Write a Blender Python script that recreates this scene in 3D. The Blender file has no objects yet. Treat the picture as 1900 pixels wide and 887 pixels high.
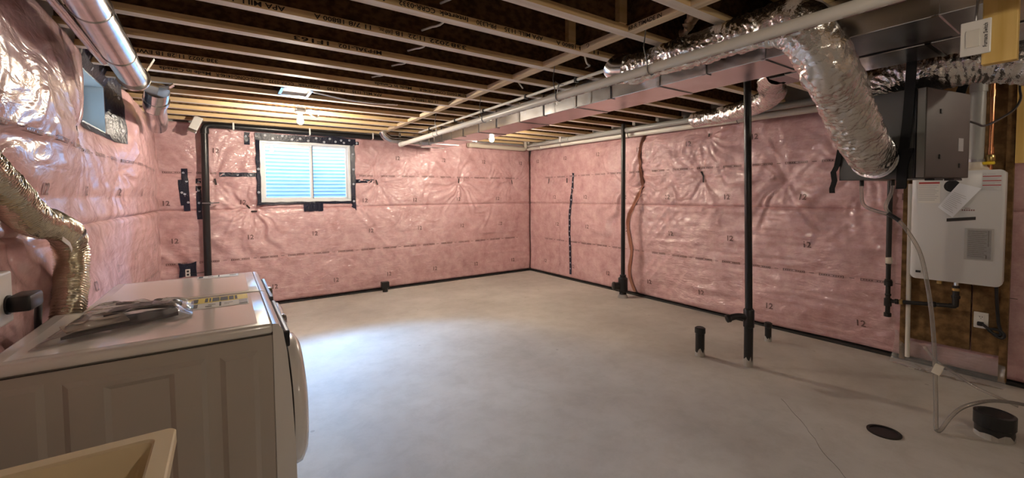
import bpy, bmesh, math, random
import numpy as np
from mathutils import Vector, Matrix

random.seed(7)
SC = bpy.context.scene
COL = SC.collection

# ------------------------------------------------------------------ camera, sky, exposure
def camera():
    f, yaw, pitch, roll, cy = 783.1, 0.59706, 0.03988, -0.008847, 392.19
    fw = Vector((math.sin(yaw)*math.cos(pitch), math.cos(yaw)*math.cos(pitch), -math.sin(pitch)))
    r = Vector((math.cos(yaw), -math.sin(yaw), 0)); u = r.cross(fw)
    c, s = math.cos(roll), math.sin(roll)
    r, u = c*r + s*u, -s*r + c*u
    cam = bpy.data.cameras.new('camera'); o = bpy.data.objects.new('camera', cam); COL.objects.link(o)
    m = Matrix((r, u, -fw)).transposed().to_4x4(); m.translation = (0, 0, 1.5)
    o.matrix_world = m
    cam.sensor_width = 36; cam.lens = f*36/1900; cam.shift_y = (cy - 443.5)/1900
    cam.clip_start = 0.02; cam.clip_end = 200
    SC.camera = o
camera()

SKY_COL = (0.50, 0.76, 1.0); SKY_STRENGTH = 5.5
w = bpy.data.worlds.new('sky'); SC.world = w; w.use_nodes = True
bg = w.node_tree.nodes['Background']; bg.inputs[0].default_value = (*SKY_COL, 1); bg.inputs[1].default_value = SKY_STRENGTH
BULB = 2000.0            # radiance of the bare bulbs
BULB_COL = (1.0, 0.87, 0.70)
def daylight(name, loc, target, sx, sy, power, col):
    l = bpy.data.lights.new(name, 'AREA'); l.shape = 'RECTANGLE'; l.size = sx; l.size_y = sy; l.energy = power; l.color = col
    o = bpy.data.objects.new(name, l); COL.objects.link(o); o.location = loc
    o.rotation_euler = (Vector(target) - Vector(loc)).to_track_quat('-Z', 'Y').to_euler()
    return o
# open sky above the window well (daylight falls through the well and the window)
daylight('well_daylight', (1.5, 9.4, 4.3), (1.0, 6.9, 1.85), 3.4, 2.6, 12500, (0.30, 0.58, 1.0))
SC.view_settings.view_transform = 'Standard'; SC.view_settings.look = 'None'
SC.view_settings.exposure = 0.0; SC.view_settings.gamma = 1.0; SC.view_settings.use_curve_mapping = False

# ------------------------------------------------------------------ room numbers (metres)
YB, XR, XL = 6.76, 5.05, -0.80          # inner faces of the foundation walls
YF = -2.2                               # wall behind the camera
ZJ, ZS = 2.46, 2.762                    # underside of joists / of subfloor

# ------------------------------------------------------------------ noise helpers
def _h(ix, iy, s):
    n = (ix*374761393 + iy*668265263 + s*1442695041) & 0x7fffffff
    n = ((n ^ (n >> 13))*1274126177) & 0x7fffffff
    return ((n ^ (n >> 16)) & 0xffff)/65535.0
def vn(x, y, s=0):
    x = np.asarray(x, float); y = np.asarray(y, float)
    ix = np.floor(x).astype(np.int64); iy = np.floor(y).astype(np.int64)
    fx, fy = x-ix, y-iy
    fx = fx*fx*(3-2*fx); fy = fy*fy*(3-2*fy)
    a, b, c, d = _h(ix, iy, s), _h(ix+1, iy, s), _h(ix, iy+1, s), _h(ix+1, iy+1, s)
    return (a*(1-fx)+b*fx)*(1-fy)+(c*(1-fx)+d*fx)*fy
def sn(x, y, s=0): return vn(x, y, s)*2-1
def ridge(x, y, s=0): return 1-np.abs(sn(x, y, s))*2

# ------------------------------------------------------------------ materials
MATS = {}
def mat(name, col, rough=0.6, metal=0.0, col2=None, nscale=6, stretch=(1, 1, 1), bump=0.0, bscale=40, bstretch=None,
        coat=0.0, crough=0.05, spec=0.5, contrast=(0.35, 0.65), emit=None, estr=0, alpha=None, detail=5, rvar=0):
    if name in MATS: return MATS[name]
    m = bpy.data.materials.new(name); m.use_nodes = True; MATS[name] = m
    nt = m.node_tree; N = nt.nodes; L = nt.links; b = N['Principled BSDF']
    b.inputs['Base Color'].default_value = (*col, 1); b.inputs['Roughness'].default_value = rough
    b.inputs['Metallic'].default_value = metal; b.inputs['Specular IOR Level'].default_value = spec
    b.inputs['Coat Weight'].default_value = coat; b.inputs['Coat Roughness'].default_value = crough
    if emit: b.inputs['Emission Color'].default_value = (*emit, 1); b.inputs['Emission Strength'].default_value = estr
    tc = mp = None
    def coords(st):
        t = N.new('ShaderNodeTexCoord'); p = N.new('ShaderNodeMapping'); p.inputs['Scale'].default_value = st
        L.new(t.outputs['Object'], p.inputs['Vector']); return p.outputs['Vector']
    if col2 is not None:
        n = N.new('ShaderNodeTexNoise'); n.inputs['Scale'].default_value = nscale; n.inputs['Detail'].default_value = detail
        L.new(coords(stretch), n.inputs['Vector'])
        r = N.new('ShaderNodeValToRGB'); r.color_ramp.elements[0].position = contrast[0]; r.color_ramp.elements[1].position = contrast[1]
        r.color_ramp.elements[0].color = (*col, 1); r.color_ramp.elements[1].color = (*col2, 1)
        L.new(n.outputs['Fac'], r.inputs['Fac']); L.new(r.outputs['Color'], b.inputs['Base Color'])
        if rvar:
            mr = N.new('ShaderNodeMapRange'); mr.inputs['To Min'].default_value = rough-rvar; mr.inputs['To Max'].default_value = rough+rvar
            L.new(n.outputs['Fac'], mr.inputs['Value']); L.new(mr.outputs['Result'], b.inputs['Roughness'])
    if bump:
        n = N.new('ShaderNodeTexNoise'); n.inputs['Scale'].default_value = bscale; n.inputs['Detail'].default_value = 3
        L.new(coords(bstretch or (1, 1, 1)), n.inputs['Vector'])
        bp = N.new('ShaderNodeBump'); bp.inputs['Strength'].default_value = bump; bp.inputs['Distance'].default_value = 0.01
        L.new(n.outputs['Fac'], bp.inputs['Height']); L.new(bp.outputs['Normal'], b.inputs['Normal'])
        if coat: L.new(bp.outputs['Normal'], b.inputs['Coat Normal'])
    return m
def clear_mat(name, col=(1, 1, 1), gloss=0.15, rough=0.05, bump=0, bscale=30, milk=0.0, ior=1.45):
    if name in MATS: return MATS[name]
    m = bpy.data.materials.new(name); m.use_nodes = True; MATS[name] = m
    nt = m.node_tree; N = nt.nodes; L = nt.links
    N.remove(N['Principled BSDF']); out = N['Material Output']
    t = N.new('ShaderNodeBsdfTransparent'); t.inputs[0].default_value = (*col, 1)
    g = N.new('ShaderNodeBsdfGlossy'); g.inputs['Roughness'].default_value = rough
    fr = N.new('ShaderNodeFresnel'); fr.inputs['IOR'].default_value = ior
    ad = N.new('ShaderNodeMath'); ad.operation = 'ADD'; ad.inputs[1].default_value = gloss; ad.use_clamp = True
    L.new(fr.outputs[0], ad.inputs[0])
    mx = N.new('ShaderNodeMixShader'); L.new(ad.outputs[0], mx.inputs[0]); L.new(t.outputs[0], mx.inputs[1]); L.new(g.outputs[0], mx.inputs[2])
    res = mx
    if milk:
        d = N.new('ShaderNodeBsdfDiffuse'); d.inputs[0].default_value = (0.8, 0.78, 0.76, 1)
        m2 = N.new('ShaderNodeMixShader'); m2.inputs[0].default_value = milk; L.new(mx.outputs[0], m2.inputs[1]); L.new(d.outputs[0], m2.inputs[2]); res = m2
    if bump:
        n = N.new('ShaderNodeTexNoise'); n.inputs['Scale'].default_value = bscale
        tc = N.new('ShaderNodeTexCoord'); L.new(tc.outputs['Object'], n.inputs['Vector'])
        bp = N.new('ShaderNodeBump'); bp.inputs['Strength'].default_value = bump; bp.inputs['Distance'].default_value = 0.02
        L.new(n.outputs['Fac'], bp.inputs['Height']); L.new(bp.outputs['Normal'], g.inputs['Normal'])
    L.new(res.outputs[0], out.inputs['Surface'])
    return m

def insulation_mat(name, bstr, bsc, crough):
    m = bpy.data.materials.new(name); m.use_nodes = True; MATS[name] = m
    nt = m.node_tree; N = nt.nodes; L = nt.links; b = N['Principled BSDF']
    tc = N.new('ShaderNodeTexCoord')
    n = N.new('ShaderNodeTexNoise'); n.inputs['Scale'].default_value = 7; n.inputs['Detail'].default_value = 8; n.inputs['Roughness'].default_value = 0.7
    L.new(tc.outputs['Object'], n.inputs['Vector'])
    r = N.new('ShaderNodeValToRGB'); e = r.color_ramp.elements
    e[0].position = 0.30; e[0].color = (0.49, 0.262, 0.265, 1); e[1].position = 0.66; e[1].color = (0.69, 0.44, 0.445, 1)
    L.new(n.outputs['Fac'], r.inputs['Fac']); L.new(r.outputs['Color'], b.inputs['Base Color'])
    b.inputs['Roughness'].default_value = 0.75; b.inputs['Specular IOR Level'].default_value = 0.2
    b.inputs['Coat Weight'].default_value = 1.0; b.inputs['Coat Roughness'].default_value = crough; b.inputs['Coat IOR'].default_value = 2.0
    # fine film wrinkles
    mp = N.new('ShaderNodeMapping'); mp.inputs['Rotation'].default_value = (0.5, 0.4, 0.3); mp.inputs['Scale'].default_value = (1.0, 1.0, 2.6)
    L.new(tc.outputs['Object'], mp.inputs['Vector'])
    n2 = N.new('ShaderNodeTexNoise'); n2.inputs['Scale'].default_value = bsc; n2.inputs['Detail'].default_value = 4; n2.inputs['Distortion'].default_value = 1.2
    L.new(mp.outputs['Vector'], n2.inputs['Vector'])
    bp = N.new('ShaderNodeBump'); bp.inputs['Strength'].default_value = bstr; bp.inputs['Distance'].default_value = 0.03
    L.new(n2.outputs['Fac'], bp.inputs['Height']); L.new(bp.outputs['Normal'], b.inputs['Coat Normal'])
    return m
PINK = insulation_mat('pink_faced_insulation', 0.8, 9, 0.17); PINKLOOSE = insulation_mat('pink_insulation_loose_film', 0.45, 4.0, 0.20)
CONC = mat('floor_concrete', (0.43, 0.40, 0.36), 0.62, col2=(0.61, 0.575, 0.525), nscale=1.1, contrast=(0.3, 0.7), bump=0.12, bscale=18, spec=0.35, detail=9, rvar=0.12)
def concrete_detail(m):
    nt = m.node_tree; N = nt.nodes; L = nt.links; b = N['Principled BSDF']
    src = b.inputs['Base Color'].links[0].from_socket
    tc = N.new('ShaderNodeTexCoord')
    n1 = N.new('ShaderNodeTexNoise'); n1.inputs['Scale'].default_value = 5.5; n1.inputs['Detail'].default_value = 10; n1.inputs['Roughness'].default_value = 0.72; n1.inputs['Distortion'].default_value = 0.25
    L.new(tc.outputs['Object'], n1.inputs['Vector'])
    r1 = N.new('ShaderNodeValToRGB'); r1.color_ramp.elements[0].position = .36; r1.color_ramp.elements[0].color = (.90, .89, .875, 1); r1.color_ramp.elements[1].position = .56; r1.color_ramp.elements[1].color = (1, 1, 1, 1)
    L.new(n1.outputs['Fac'], r1.inputs['Fac'])
    v = N.new('ShaderNodeTexVoronoi'); v.inputs['Scale'].default_value = 3.2; L.new(tc.outputs['Object'], v.inputs['Vector'])
    r2 = N.new('ShaderNodeValToRGB'); r2.color_ramp.elements[0].position = .035; r2.color_ramp.elements[0].color = (.45, .42, .38, 1); r2.color_ramp.elements[1].position = .05; r2.color_ramp.elements[1].color = (1, 1, 1, 1)
    L.new(v.outputs['Distance'], r2.inputs['Fac'])
    m1 = N.new('ShaderNodeMixRGB'); m1.blend_type = 'MULTIPLY'; m1.inputs[0].default_value = 1; L.new(src, m1.inputs[1]); L.new(r1.outputs[0], m1.inputs[2])
    m2 = N.new('ShaderNodeMixRGB'); m2.blend_type = 'MULTIPLY'; m2.inputs[0].default_value = .5; L.new(m1.outputs[0], m2.inputs[1]); L.new(r2.outputs[0], m2.inputs[2])
    L.new(m2.outputs[0], b.inputs['Base Color'])
concrete_detail(CONC)
FOUND = mat('foundation_concrete', (0.32, 0.31, 0.29), 0.9, col2=(0.4, 0.39, 0.37))
LUMBER = mat('spruce_lumber', (0.60, 0.41, 0.20), 0.65, col2=(0.76, 0.56, 0.32), nscale=5, stretch=(0.35, 6, 6), spec=0.25)
LUMBER_Y = mat('spruce_lumber_cross', (0.62, 0.47, 0.30), 0.65, col2=(0.80, 0.65, 0.46), nscale=5, stretch=(6, 0.35, 6), spec=0.25)
LUMBER_B = mat('planed_lumber_daylit', (0.78, 0.68, 0.57), 0.6, col2=(0.90, 0.82, 0.73), nscale=5, stretch=(0.35, 6, 6), spec=0.25)  # planed underside, lightened further for the daylight reaching it from below
YELLOW_WOOD = mat('yellow_lumber', (0.62, 0.40, 0.10), 0.6, col2=(0.74, 0.52, 0.18), nscale=5, stretch=(6, 6, 0.4))
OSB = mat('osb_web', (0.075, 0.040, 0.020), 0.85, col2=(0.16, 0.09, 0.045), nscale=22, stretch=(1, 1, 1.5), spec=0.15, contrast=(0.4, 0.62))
OSB2 = mat('osb_board', (0.11, 0.062, 0.025), 0.8, col2=(0.24, 0.14, 0.06), nscale=16, spec=0.2, contrast=(0.38, 0.64))
INK = mat('black_ink', (0.025, 0.02, 0.018), 0.7)
FILMINK = mat('printed_brown_ink', (0.16, 0.085, 0.085), 0.5, coat=0.6)
ABS = mat('black_abs_plastic', (0.012, 0.012, 0.013), 0.32, spec=0.5)
BLACKSTRAP = mat('black_webbing', (0.008, 0.008, 0.009), 0.7, spec=0.2)
IRON = mat('black_iron_pipe', (0.022, 0.020, 0.019), 0.45, metal=0.3)
PVC = mat('white_pvc', (0.74, 0.71, 0.64), 0.35, spec=0.5)
PVCGREY = mat('grey_pvc', (0.34, 0.34, 0.32), 0.4)
BEIGE = mat('beige_pvc', (0.62, 0.55, 0.45), 0.4)
GALV = mat('galvanised_steel', (0.62, 0.64, 0.66), 0.2, metal=1, col2=(0.76, 0.77, 0.78), nscale=14, rvar=0.06)
DUCT = mat('galvanised_duct_sheet', (0.60, 0.59, 0.60), 0.24, metal=1, col2=(0.72, 0.71, 0.72), nscale=5, rvar=0.08, bump=0.06, bscale=3)
DUCTDARK = mat('dark_duct_sheet', (0.22, 0.22, 0.23), 0.16, metal=1, col2=(0.3, 0.3, 0.3), nscale=3, bump=0.1, bscale=4)
FOIL = mat('aluminium_foil_sleeve', (0.84, 0.83, 0.82), 0.20, metal=1, bump=0.6, bscale=55)
FOILVENT = mat('dryer_vent_foil', (0.80, 0.74, 0.60), 0.20, metal=1, bump=0.15, bscale=60)
WELL = mat('galvanised_well_steel', (0.34, 0.42, 0.50), 0.45, metal=0.3, col2=(0.40, 0.48, 0.56), nscale=3)
VINYL = mat('white_window_vinyl', (0.80, 0.82, 0.84), 0.35)
VINYLD = mat('grey_window_seal', (0.22, 0.22, 0.23), 0.5)
GLASS = clear_mat('window_glass', gloss=0.0, rough=0.0)
TAPE = mat('dark_blue_tape', (0.008, 0.010, 0.026), 0.34, bump=0.5, bscale=45, coat=0.1, spec=0.35)
TAPEDOT = mat('tape_print_pale', (0.42, 0.45, 0.52), 0.4)
MEMB = mat('black_membrane', (0.018, 0.018, 0.018), 0.6, bump=0.4, bscale=30)
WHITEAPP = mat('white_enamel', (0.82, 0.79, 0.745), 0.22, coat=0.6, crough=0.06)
SIDEAPP = mat('white_enamel_shaded', (0.50, 0.455, 0.40), 0.38, spec=0.4)  # same white enamel on the cabinet sides, darkened for their shade
CHROME = mat('chrome', (0.8, 0.8, 0.8), 0.08, metal=1)
DARKPLAST = mat('dark_plastic', (0.012, 0.012, 0.014), 0.4)
TUB = mat('cream_tub_plastic', (0.80, 0.66, 0.44), 0.4, spec=0.4)
STY = mat('sticker_yellow', (0.80, 0.62, 0.05), 0.5)
STW = mat('sticker_white', (0.72, 0.70, 0.66), 0.5)
STG = mat('sticker_grey', (0.42, 0.42, 0.44), 0.5)
STR = mat('sticker_red', (0.42, 0.06, 0.06), 0.5)
PAPER = mat('white_paper', (0.78, 0.80, 0.84), 0.7)
PAPERGREY = mat('printed_grey_paper', (0.40, 0.40, 0.42), 0.7, col2=(0.5, 0.5, 0.52), nscale=60)
CLEARBAG = clear_mat('clear_polybag', (0.97, 0.97, 0.97), gloss=0.02, rough=0.12, bump=0.7, bscale=18, milk=0.05, ior=1.16)
CLEARSHEET = clear_mat('clear_polysheet', (0.9, 0.9, 0.92), gloss=0.03, rough=0.1, bump=0.6, bscale=16, milk=0.16)
HOSE = clear_mat('clear_vinyl_hose', (0.86, 0.83, 0.80), gloss=0.05, rough=0.08, milk=0.16)
HRVGREY = mat('dark_grey_cabinet', (0.050, 0.050, 0.047), 0.42, spec=0.5)
HRVDOOR = mat('grey_brown_cabinet_door', (0.048, 0.039, 0.034), 0.45)
HRVTRIM = mat('grey_cabinet_trim', (0.17, 0.17, 0.155), 0.35, metal=0.4)
HEATER = mat('heater_white_enamel', (0.66, 0.66, 0.66), 0.3, coat=0.3)
COPPER = mat('copper', (0.62, 0.28, 0.14), 0.25, metal=1)
BRASS = mat('brass', (0.55, 0.40, 0.16), 0.3, metal=1)
YELLOWV = mat('yellow_valve_handle', (0.85, 0.60, 0.03), 0.4)
WHITEP = mat('white_plastic', (0.76, 0.74, 0.70), 0.35)
CEMENT = mat('cement_splash', (0.45, 0.43, 0.40), 0.9)
WOOL = mat('tan_insulation_scrap', (0.42, 0.30, 0.20), 0.9, col2=(0.60, 0.47, 0.34), nscale=12, bump=0.5, bscale=25)
STEELWIRE = mat('steel_hanger', (0.30, 0.30, 0.31), 0.35, metal=1)
def emis(name, col, strength):
    m = bpy.data.materials.new(name); m.use_nodes = True; nt = m.node_tree
    nt.nodes.remove(nt.nodes['Principled BSDF']); e = nt.nodes.new('ShaderNodeEmission'); e.inputs[0].default_value = (*col, 1); e.inputs[1].default_value = strength
    nt.links.new(e.outputs[0], nt.nodes['Material Output'].inputs['Surface']); return m
BULBM = emis('lit_bulb', BULB_COL, BULB); BULBDIM = emis('added_bulb_glow', BULB_COL, BULB*0.32); BULBDIM2 = emis('lit_faint_bulb', BULB_COL, BULB*0.13)

# ------------------------------------------------------------------ objects
def thing(name, label, cat, loc=(0, 0, 0), group=None):
    o = bpy.data.objects.new(name, None); COL.objects.link(o); o.location = loc; o.empty_display_size = 0.05
    o['label'] = label; o['category'] = cat
    if group: o['group'] = group
    return o
def tag(o, label, cat, group=None):
    o['label'] = label; o['category'] = cat
    if group: o['group'] = group
    return o
def root_loc(o):
    v = Vector((0, 0, 0))
    while o is not None: v = v + o.location; o = o.parent
    return v
def frames(path):
    P = [Vector(p) for p in path]; T = []
    for i in range(len(P)):
        a = P[max(i-1, 0)]; b = P[min(i+1, len(P)-1)]; t = (b-a); T.append(t.normalized() if t.length > 1e-9 else Vector((0, 0, 1)))
    up = Vector((0, 0, 1)) if abs(T[0].z) < 0.9 else Vector((1, 0, 0))
    n = (up - T[0]*up.dot(T[0])).normalized(); out = []
    for p, t in zip(P, T):
        n = (n - t*n.dot(t)).normalized(); out.append((p, t, n, t.cross(n)))
    return out
def spline(pts, step=0.01):
    P = [np.array(p, float) for p in pts]; P = [2*P[0]-P[1]] + P + [2*P[-1]-P[-2]]; out = []
    for i in range(1, len(P)-2):
        n = max(2, int(np.linalg.norm(P[i+1]-P[i])/step))
        for k in range(n):
            t = k/n; a, b, c, d = P[i-1:i+3]
            out.append(0.5*((2*b)+(-a+c)*t+(2*a-5*b+4*c-d)*t*t+(-a+3*b-3*c+d)*t**3))
    out.append(P[-2]); return out
class MB:
    def __init__(s): s.v = []; s.f = []; s.mi = []; s.m = 0
    def add(s, vs, fs):
        o = len(s.v); s.v.extend([tuple(v) for v in vs]); s.f.extend([tuple(i+o for i in f) for f in fs]); s.mi.extend([s.m]*len(fs)); return s
    def box(s, a, b):
        (x0, y0, z0), (x1, y1, z1) = a, b
        return s.add([(x0, y0, z0), (x1, y0, z0), (x1, y1, z0), (x0, y1, z0), (x0, y0, z1), (x1, y0, z1), (x1, y1, z1), (x0, y1, z1)],
              [(0, 3, 2, 1), (4, 5, 6, 7), (0, 1, 5, 4), (1, 2, 6, 5), (2, 3, 7, 6), (3, 0, 4, 7)])
    def rbox(s, a, b, r=0.01, seg=2):
        bm = bmesh.new(); bmesh.ops.create_cube(bm, size=1)
        c = [(p+q)/2 for p, q in zip(a, b)]; d = [q-p for p, q in zip(a, b)]
        for v in bm.verts: v.co = Vector((c[0]+v.co.x*d[0], c[1]+v.co.y*d[1], c[2]+v.co.z*d[2]))
        bmesh.ops.bevel(bm, geom=list(bm.edges), offset=min(r, min(d)*0.45), segments=seg, affect='EDGES', profile=0.5)
        bm.verts.index_update(); s.add([v.co[:] for v in bm.verts], [[v.index for v in f.verts] for f in bm.faces]); bm.free(); return s
    def tube(s, path, r, n=16, cap=True, radii=None):
        fr = frames(path); vs = []; fs = []
        for i, (p, t, a, b) in enumerate(fr):
            rr = radii[i] if radii is not None else r
            for k in range(n):
                th = 2*math.pi*k/n; vs.append(p + a*(rr*math.cos(th)) + b*(rr*math.sin(th)))
        for i in range(len(fr)-1):
            for k in range(n):
                k2 = (k+1) % n; fs.append((i*n+k, i*n+k2, (i+1)*n+k2, (i+1)*n+k))
        if cap: fs.append(tuple(range(n))[::-1]); fs.append(tuple((len(fr)-1)*n+k for k in range(n)))
        return s.add(vs, fs)
    def rod(s, a, b, r, n=16): return s.tube([a, b], r, n)
    def ring(s, c, axis, r0, r1, h, n=24):   # washer with thickness along axis
        A = Vector(axis).normalized(); up = Vector((0, 0, 1)) if abs(A.z) < .9 else Vector((1, 0, 0))
        u = A.cross(up).normalized(); v = A.cross(u); C = Vector(c); vs = []; fs = []
        for (r, dz) in ((r0, -h/2), (r1, -h/2), (r1, h/2), (r0, h/2)):
            for k in range(n):
                th = 2*math.pi*k/n; vs.append(C + A*dz + u*(r*math.cos(th)) + v*(r*math.sin(th)))
        for j in range(4):
            for k in range(n):
                k2 = (k+1) % n; j2 = (j+1) % 4; fs.append((j*n+k, j*n+k2, j2*n+k2, j2*n+k))
        return s.add(vs, fs)
    def lathe(s, c, axis, prof, n=24):       # prof: (radius, height along axis)
        A = Vector(axis).normalized(); up = Vector((0, 0, 1)) if abs(A.z) < .9 else Vector((1, 0, 0))
        u = A.cross(up).normalized(); v = A.cross(u); C = Vector(c); vs = []; fs = []
        for r, h in prof:
            for k in range(n):
                th = 2*math.pi*k/n; vs.append(C + A*h + u*(r*math.cos(th)) + v*(r*math.sin(th)))
        for j in range(len(prof)-1):
            for k in range(n):
                k2 = (k+1) % n; fs.append((j*n+k, j*n+k2, (j+1)*n+k2, (j+1)*n+k))
        fs.append(tuple(range(n))[::-1]); fs.append(tuple((len(prof)-1)*n+k for k in range(n)))
        return s.add(vs, fs)
    def ribbon(s, path, side, w, t):         # flat strap with thickness
        P = [Vector(p) for p in path]; S = Vector(side).normalized(); vs = []; fs = []
        for i, p in enumerate(P):
            a = P[max(i-1, 0)]; b = P[min(i+1, len(P)-1)]; T = (b-a).normalized(); n = T.cross(S).normalized()
            for (u, v) in ((-1, -1), (1, -1), (1, 1), (-1, 1)): vs.append(p + S*(u*w/2) + n*(v*t/2))
        for i in range(len(P)-1):
            for k in range(4): k2 = (k+1) % 4; fs.append((i*4+k, i*4+k2, (i+1)*4+k2, (i+1)*4+k))
        fs.append((3, 2, 1, 0)); e = (len(P)-1)*4; fs.append((e, e+1, e+2, e+3)); return s.add(vs, fs)
    def xf(s, M):
        s.v = [tuple(M @ Vector(v)) for v in s.v]; return s
    def build(s, name, m, parent=None, smooth=False, loc=None, angle=40):
        off = root_loc(parent) if parent is not None else Vector(loc or (0, 0, 0))
        me = bpy.data.meshes.new(name); V = np.array(s.v, float) - np.array(off)
        me.from_pydata(V.tolist(), [], s.f); me.update()
        for x in (m if isinstance(m, (list, tuple)) else [m]): me.materials.append(x)
        if any(s.mi): me.polygons.foreach_set('material_index', s.mi)
        bm = bmesh.new(); bm.from_mesh(me); bmesh.ops.recalc_face_normals(bm, faces=bm.faces)
        if smooth:
            for f in bm.faces: f.smooth = True
            lim = math.radians(angle)
            for e in bm.edges:
                if len(e.link_faces) == 2 and e.calc_face_angle(0) > lim: e.smooth = False
        bm.to_mesh(me); bm.free()
        o = bpy.data.objects.new(name, me); COL.objects.link(o)
        if parent is not None: o.parent = parent
        elif loc: o.location = loc
        return o
def grid_obj(name, V, nu, nv, m, parent=None, keep=None, smooth=True, loc=None):
    """V: (nu*nv,3) numpy"""
    off = np.array(root_loc(parent) if parent is not None else (loc or (0, 0, 0)))
    i = np.arange(nu-1)[:, None]*nv + np.arange(nv-1)[None, :]
    F = np.stack([i, i+nv, i+nv+1, i+1], -1).reshape(-1, 4)
    if keep is not None: F = F[keep.reshape(-1)]
    me = bpy.data.meshes.new(name); me.from_pydata((V-off).tolist(), [], F.tolist()); me.update()
    me.materials.append(m)
    if smooth: me.polygons.foreach_set('use_smooth', [True]*len(me.polygons))
    o = bpy.data.objects.new(name, me); COL.objects.link(o)
    if parent is not None: o.parent = parent
    elif loc: o.location = loc
    return o
def struct(o): o['kind'] = 'structure'; return o

_txt = {}
def text_mesh(s, size):
    """flat letters as (verts2d, faces)"""
    if (s, size) in _txt: return _txt[(s, size)]
    cu = bpy.data.curves.new('t', 'FONT'); cu.body = s; cu.size = size; cu.resolution_u = 2; cu.offset = size*0.02
    o = bpy.data.objects.new('t', cu); COL.objects.link(o)
    dg = bpy.context.evaluated_depsgraph_get(); me = bpy.data.meshes.new_from_object(o.evaluated_get(dg))
    v = [(p.co.x, p.co.y) for p in me.vertices]; f = [tuple(p.vertices) for p in me.polygons]
    bpy.data.objects.remove(o); bpy.data.curves.remove(cu); bpy.data.meshes.remove(me)
    _txt[(s, size)] = (v, f); return v, f
def add_text(mb, s, size, org, ax, ay, sx=1.0):
    v, f = text_mesh(s, size); org, ax, ay = Vector(org), Vector(ax), Vector(ay)
    mb.add([org + ax*(p[0]*sx) + ay*p[1] for p in v], f)

# ================================================================== STRUCTURE
# ---- floor
fl = MB().box((XL-0.3, YF, -0.12), (XR+0.3, YB+0.3, 0)).build('floor', CONC); struct(fl)
def crack(pts, wid=0.004):
    m = MB(); P = []
    for a, b in zip(pts[:-1], pts[1:]):
        for k in range(6): t = k/6; P.append((a[0]+(b[0]-a[0])*t+random.uniform(-.006, .006), a[1]+(b[1]-a[1])*t+random.uniform(-.006, .006), 0.0012))
    P.append((*pts[-1], 0.0012)); m.ribbon(P, (1, 0.2, 0), wid, 0.001)
    m.build('hairline_crack', mat('crack_dark', (0.20, 0.18, 0.155), 0.9), fl)  # thin dark line along the crack
crack([(3.30, 1.40), (3.05, 1.15), (2.85, 1.0), (2.62, 0.78), (2.45, 0.60)])

# ---- foundation walls
HB = (0.41, 1.60, 1.42, 2.28)     # window hole in back wall x0,x1,z0,z1
wb = MB()
wb.box((XL-0.3, YB, 0), (HB[0], YB+0.25, ZS)); wb.box((HB[1], YB, 0), (XR+0.3, YB+0.25, ZS))
wb.box((HB[0], YB, 0), (HB[1], YB+0.25, HB[2])); wb.box((HB[0], YB, HB[3]), (HB[1], YB+0.25, ZS))
wall_back = struct(wb.build('wall_back', FOUND))
wall_right = struct(MB().box((XR, YF, 0), (XR+0.25, YB, ZS)).build('wall_right', FOUND))
HL = (3.98, 4.70, 2.02, 2.40)     # window hole in left wall y0,y1,z0,z1
wl = MB()
wl.box((XL-0.25, YF, 0), (XL, HL[0], ZS)); wl.box((XL-0.25, HL[1], 0), (XL, YB, ZS))
wl.box((XL-0.25, HL[0], 0), (XL, HL[1], HL[2])); wl.box((XL-0.25, HL[0], HL[3]), (XL, HL[1], ZS))
wall_left = struct(wl.build('wall_left', FOUND))
wall_front = struct(MB().box((XL-0.25, YF-0.2, 0), (XR+0.25, YF, ZS)).build('wall_front', mat('front_plaster', (0.52, 0.44, 0.38), 0.8)))

# ---- blankets of faced insulation
def stars(u, z, pts, off):
    for k, (a, b, R, amp) in enumerate(pts):
        du, dz = u-a, z-b; r = np.hypot(du, dz); th = np.arctan2(dz, du)
        ph = k*1.7
        cx_, sx_ = np.cos(th+.25*sn(r*5, k, 5)), np.sin(th+.25*sn(r*5, k, 5))
        wv = 1.3*ridge(cx_*3.3+20+ph, sx_*3.3+20, k+3)+1.1*ridge(cx_*6.1+40, sx_*6.1+40+ph, k+4)-.6
        wv = wv*(0.35+1.1*vn(cx_*2+9, sx_*2+9+r*1.5, k+6))
        off = off + amp*wv*np.minimum(r/0.10, 1)*np.exp(-(r/R)**1.2)
        off = off - 0.045*np.exp(-(r/0.07)) - 0.02*np.exp(-(r/0.25)**2)
    return off
def film(u, z, s):
    o = 0.030*sn(u*1.3+3, z*1.5, s)+0.014*sn(u*3.1, z*3.3+5, s+1)
    d = u*0.75+z*0.66; e = u*0.66-z*0.75                     # diagonal drape folds
    o = o + 0.013*ridge(d*9, e*1.3, s+2)*vn(u*1.1, z*1.4, s+3)**2
    o = o + 0.010*ridge(u*1.6+z*2, z*13, s+4)*vn(u*0.9+7, z*1.1, s+5)**2
    o = o + 0.004*sn(u*16, z*16, s+6)*vn(u*1.5, z*1.5, s+7)
    return o
def edge(z, z0, z1, k=0.05): return 1-np.exp(-np.clip(z-z0, 0, 9)/k)*0.8-np.exp(-np.clip(z1-z, 0, 9)/k)*0.8

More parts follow.
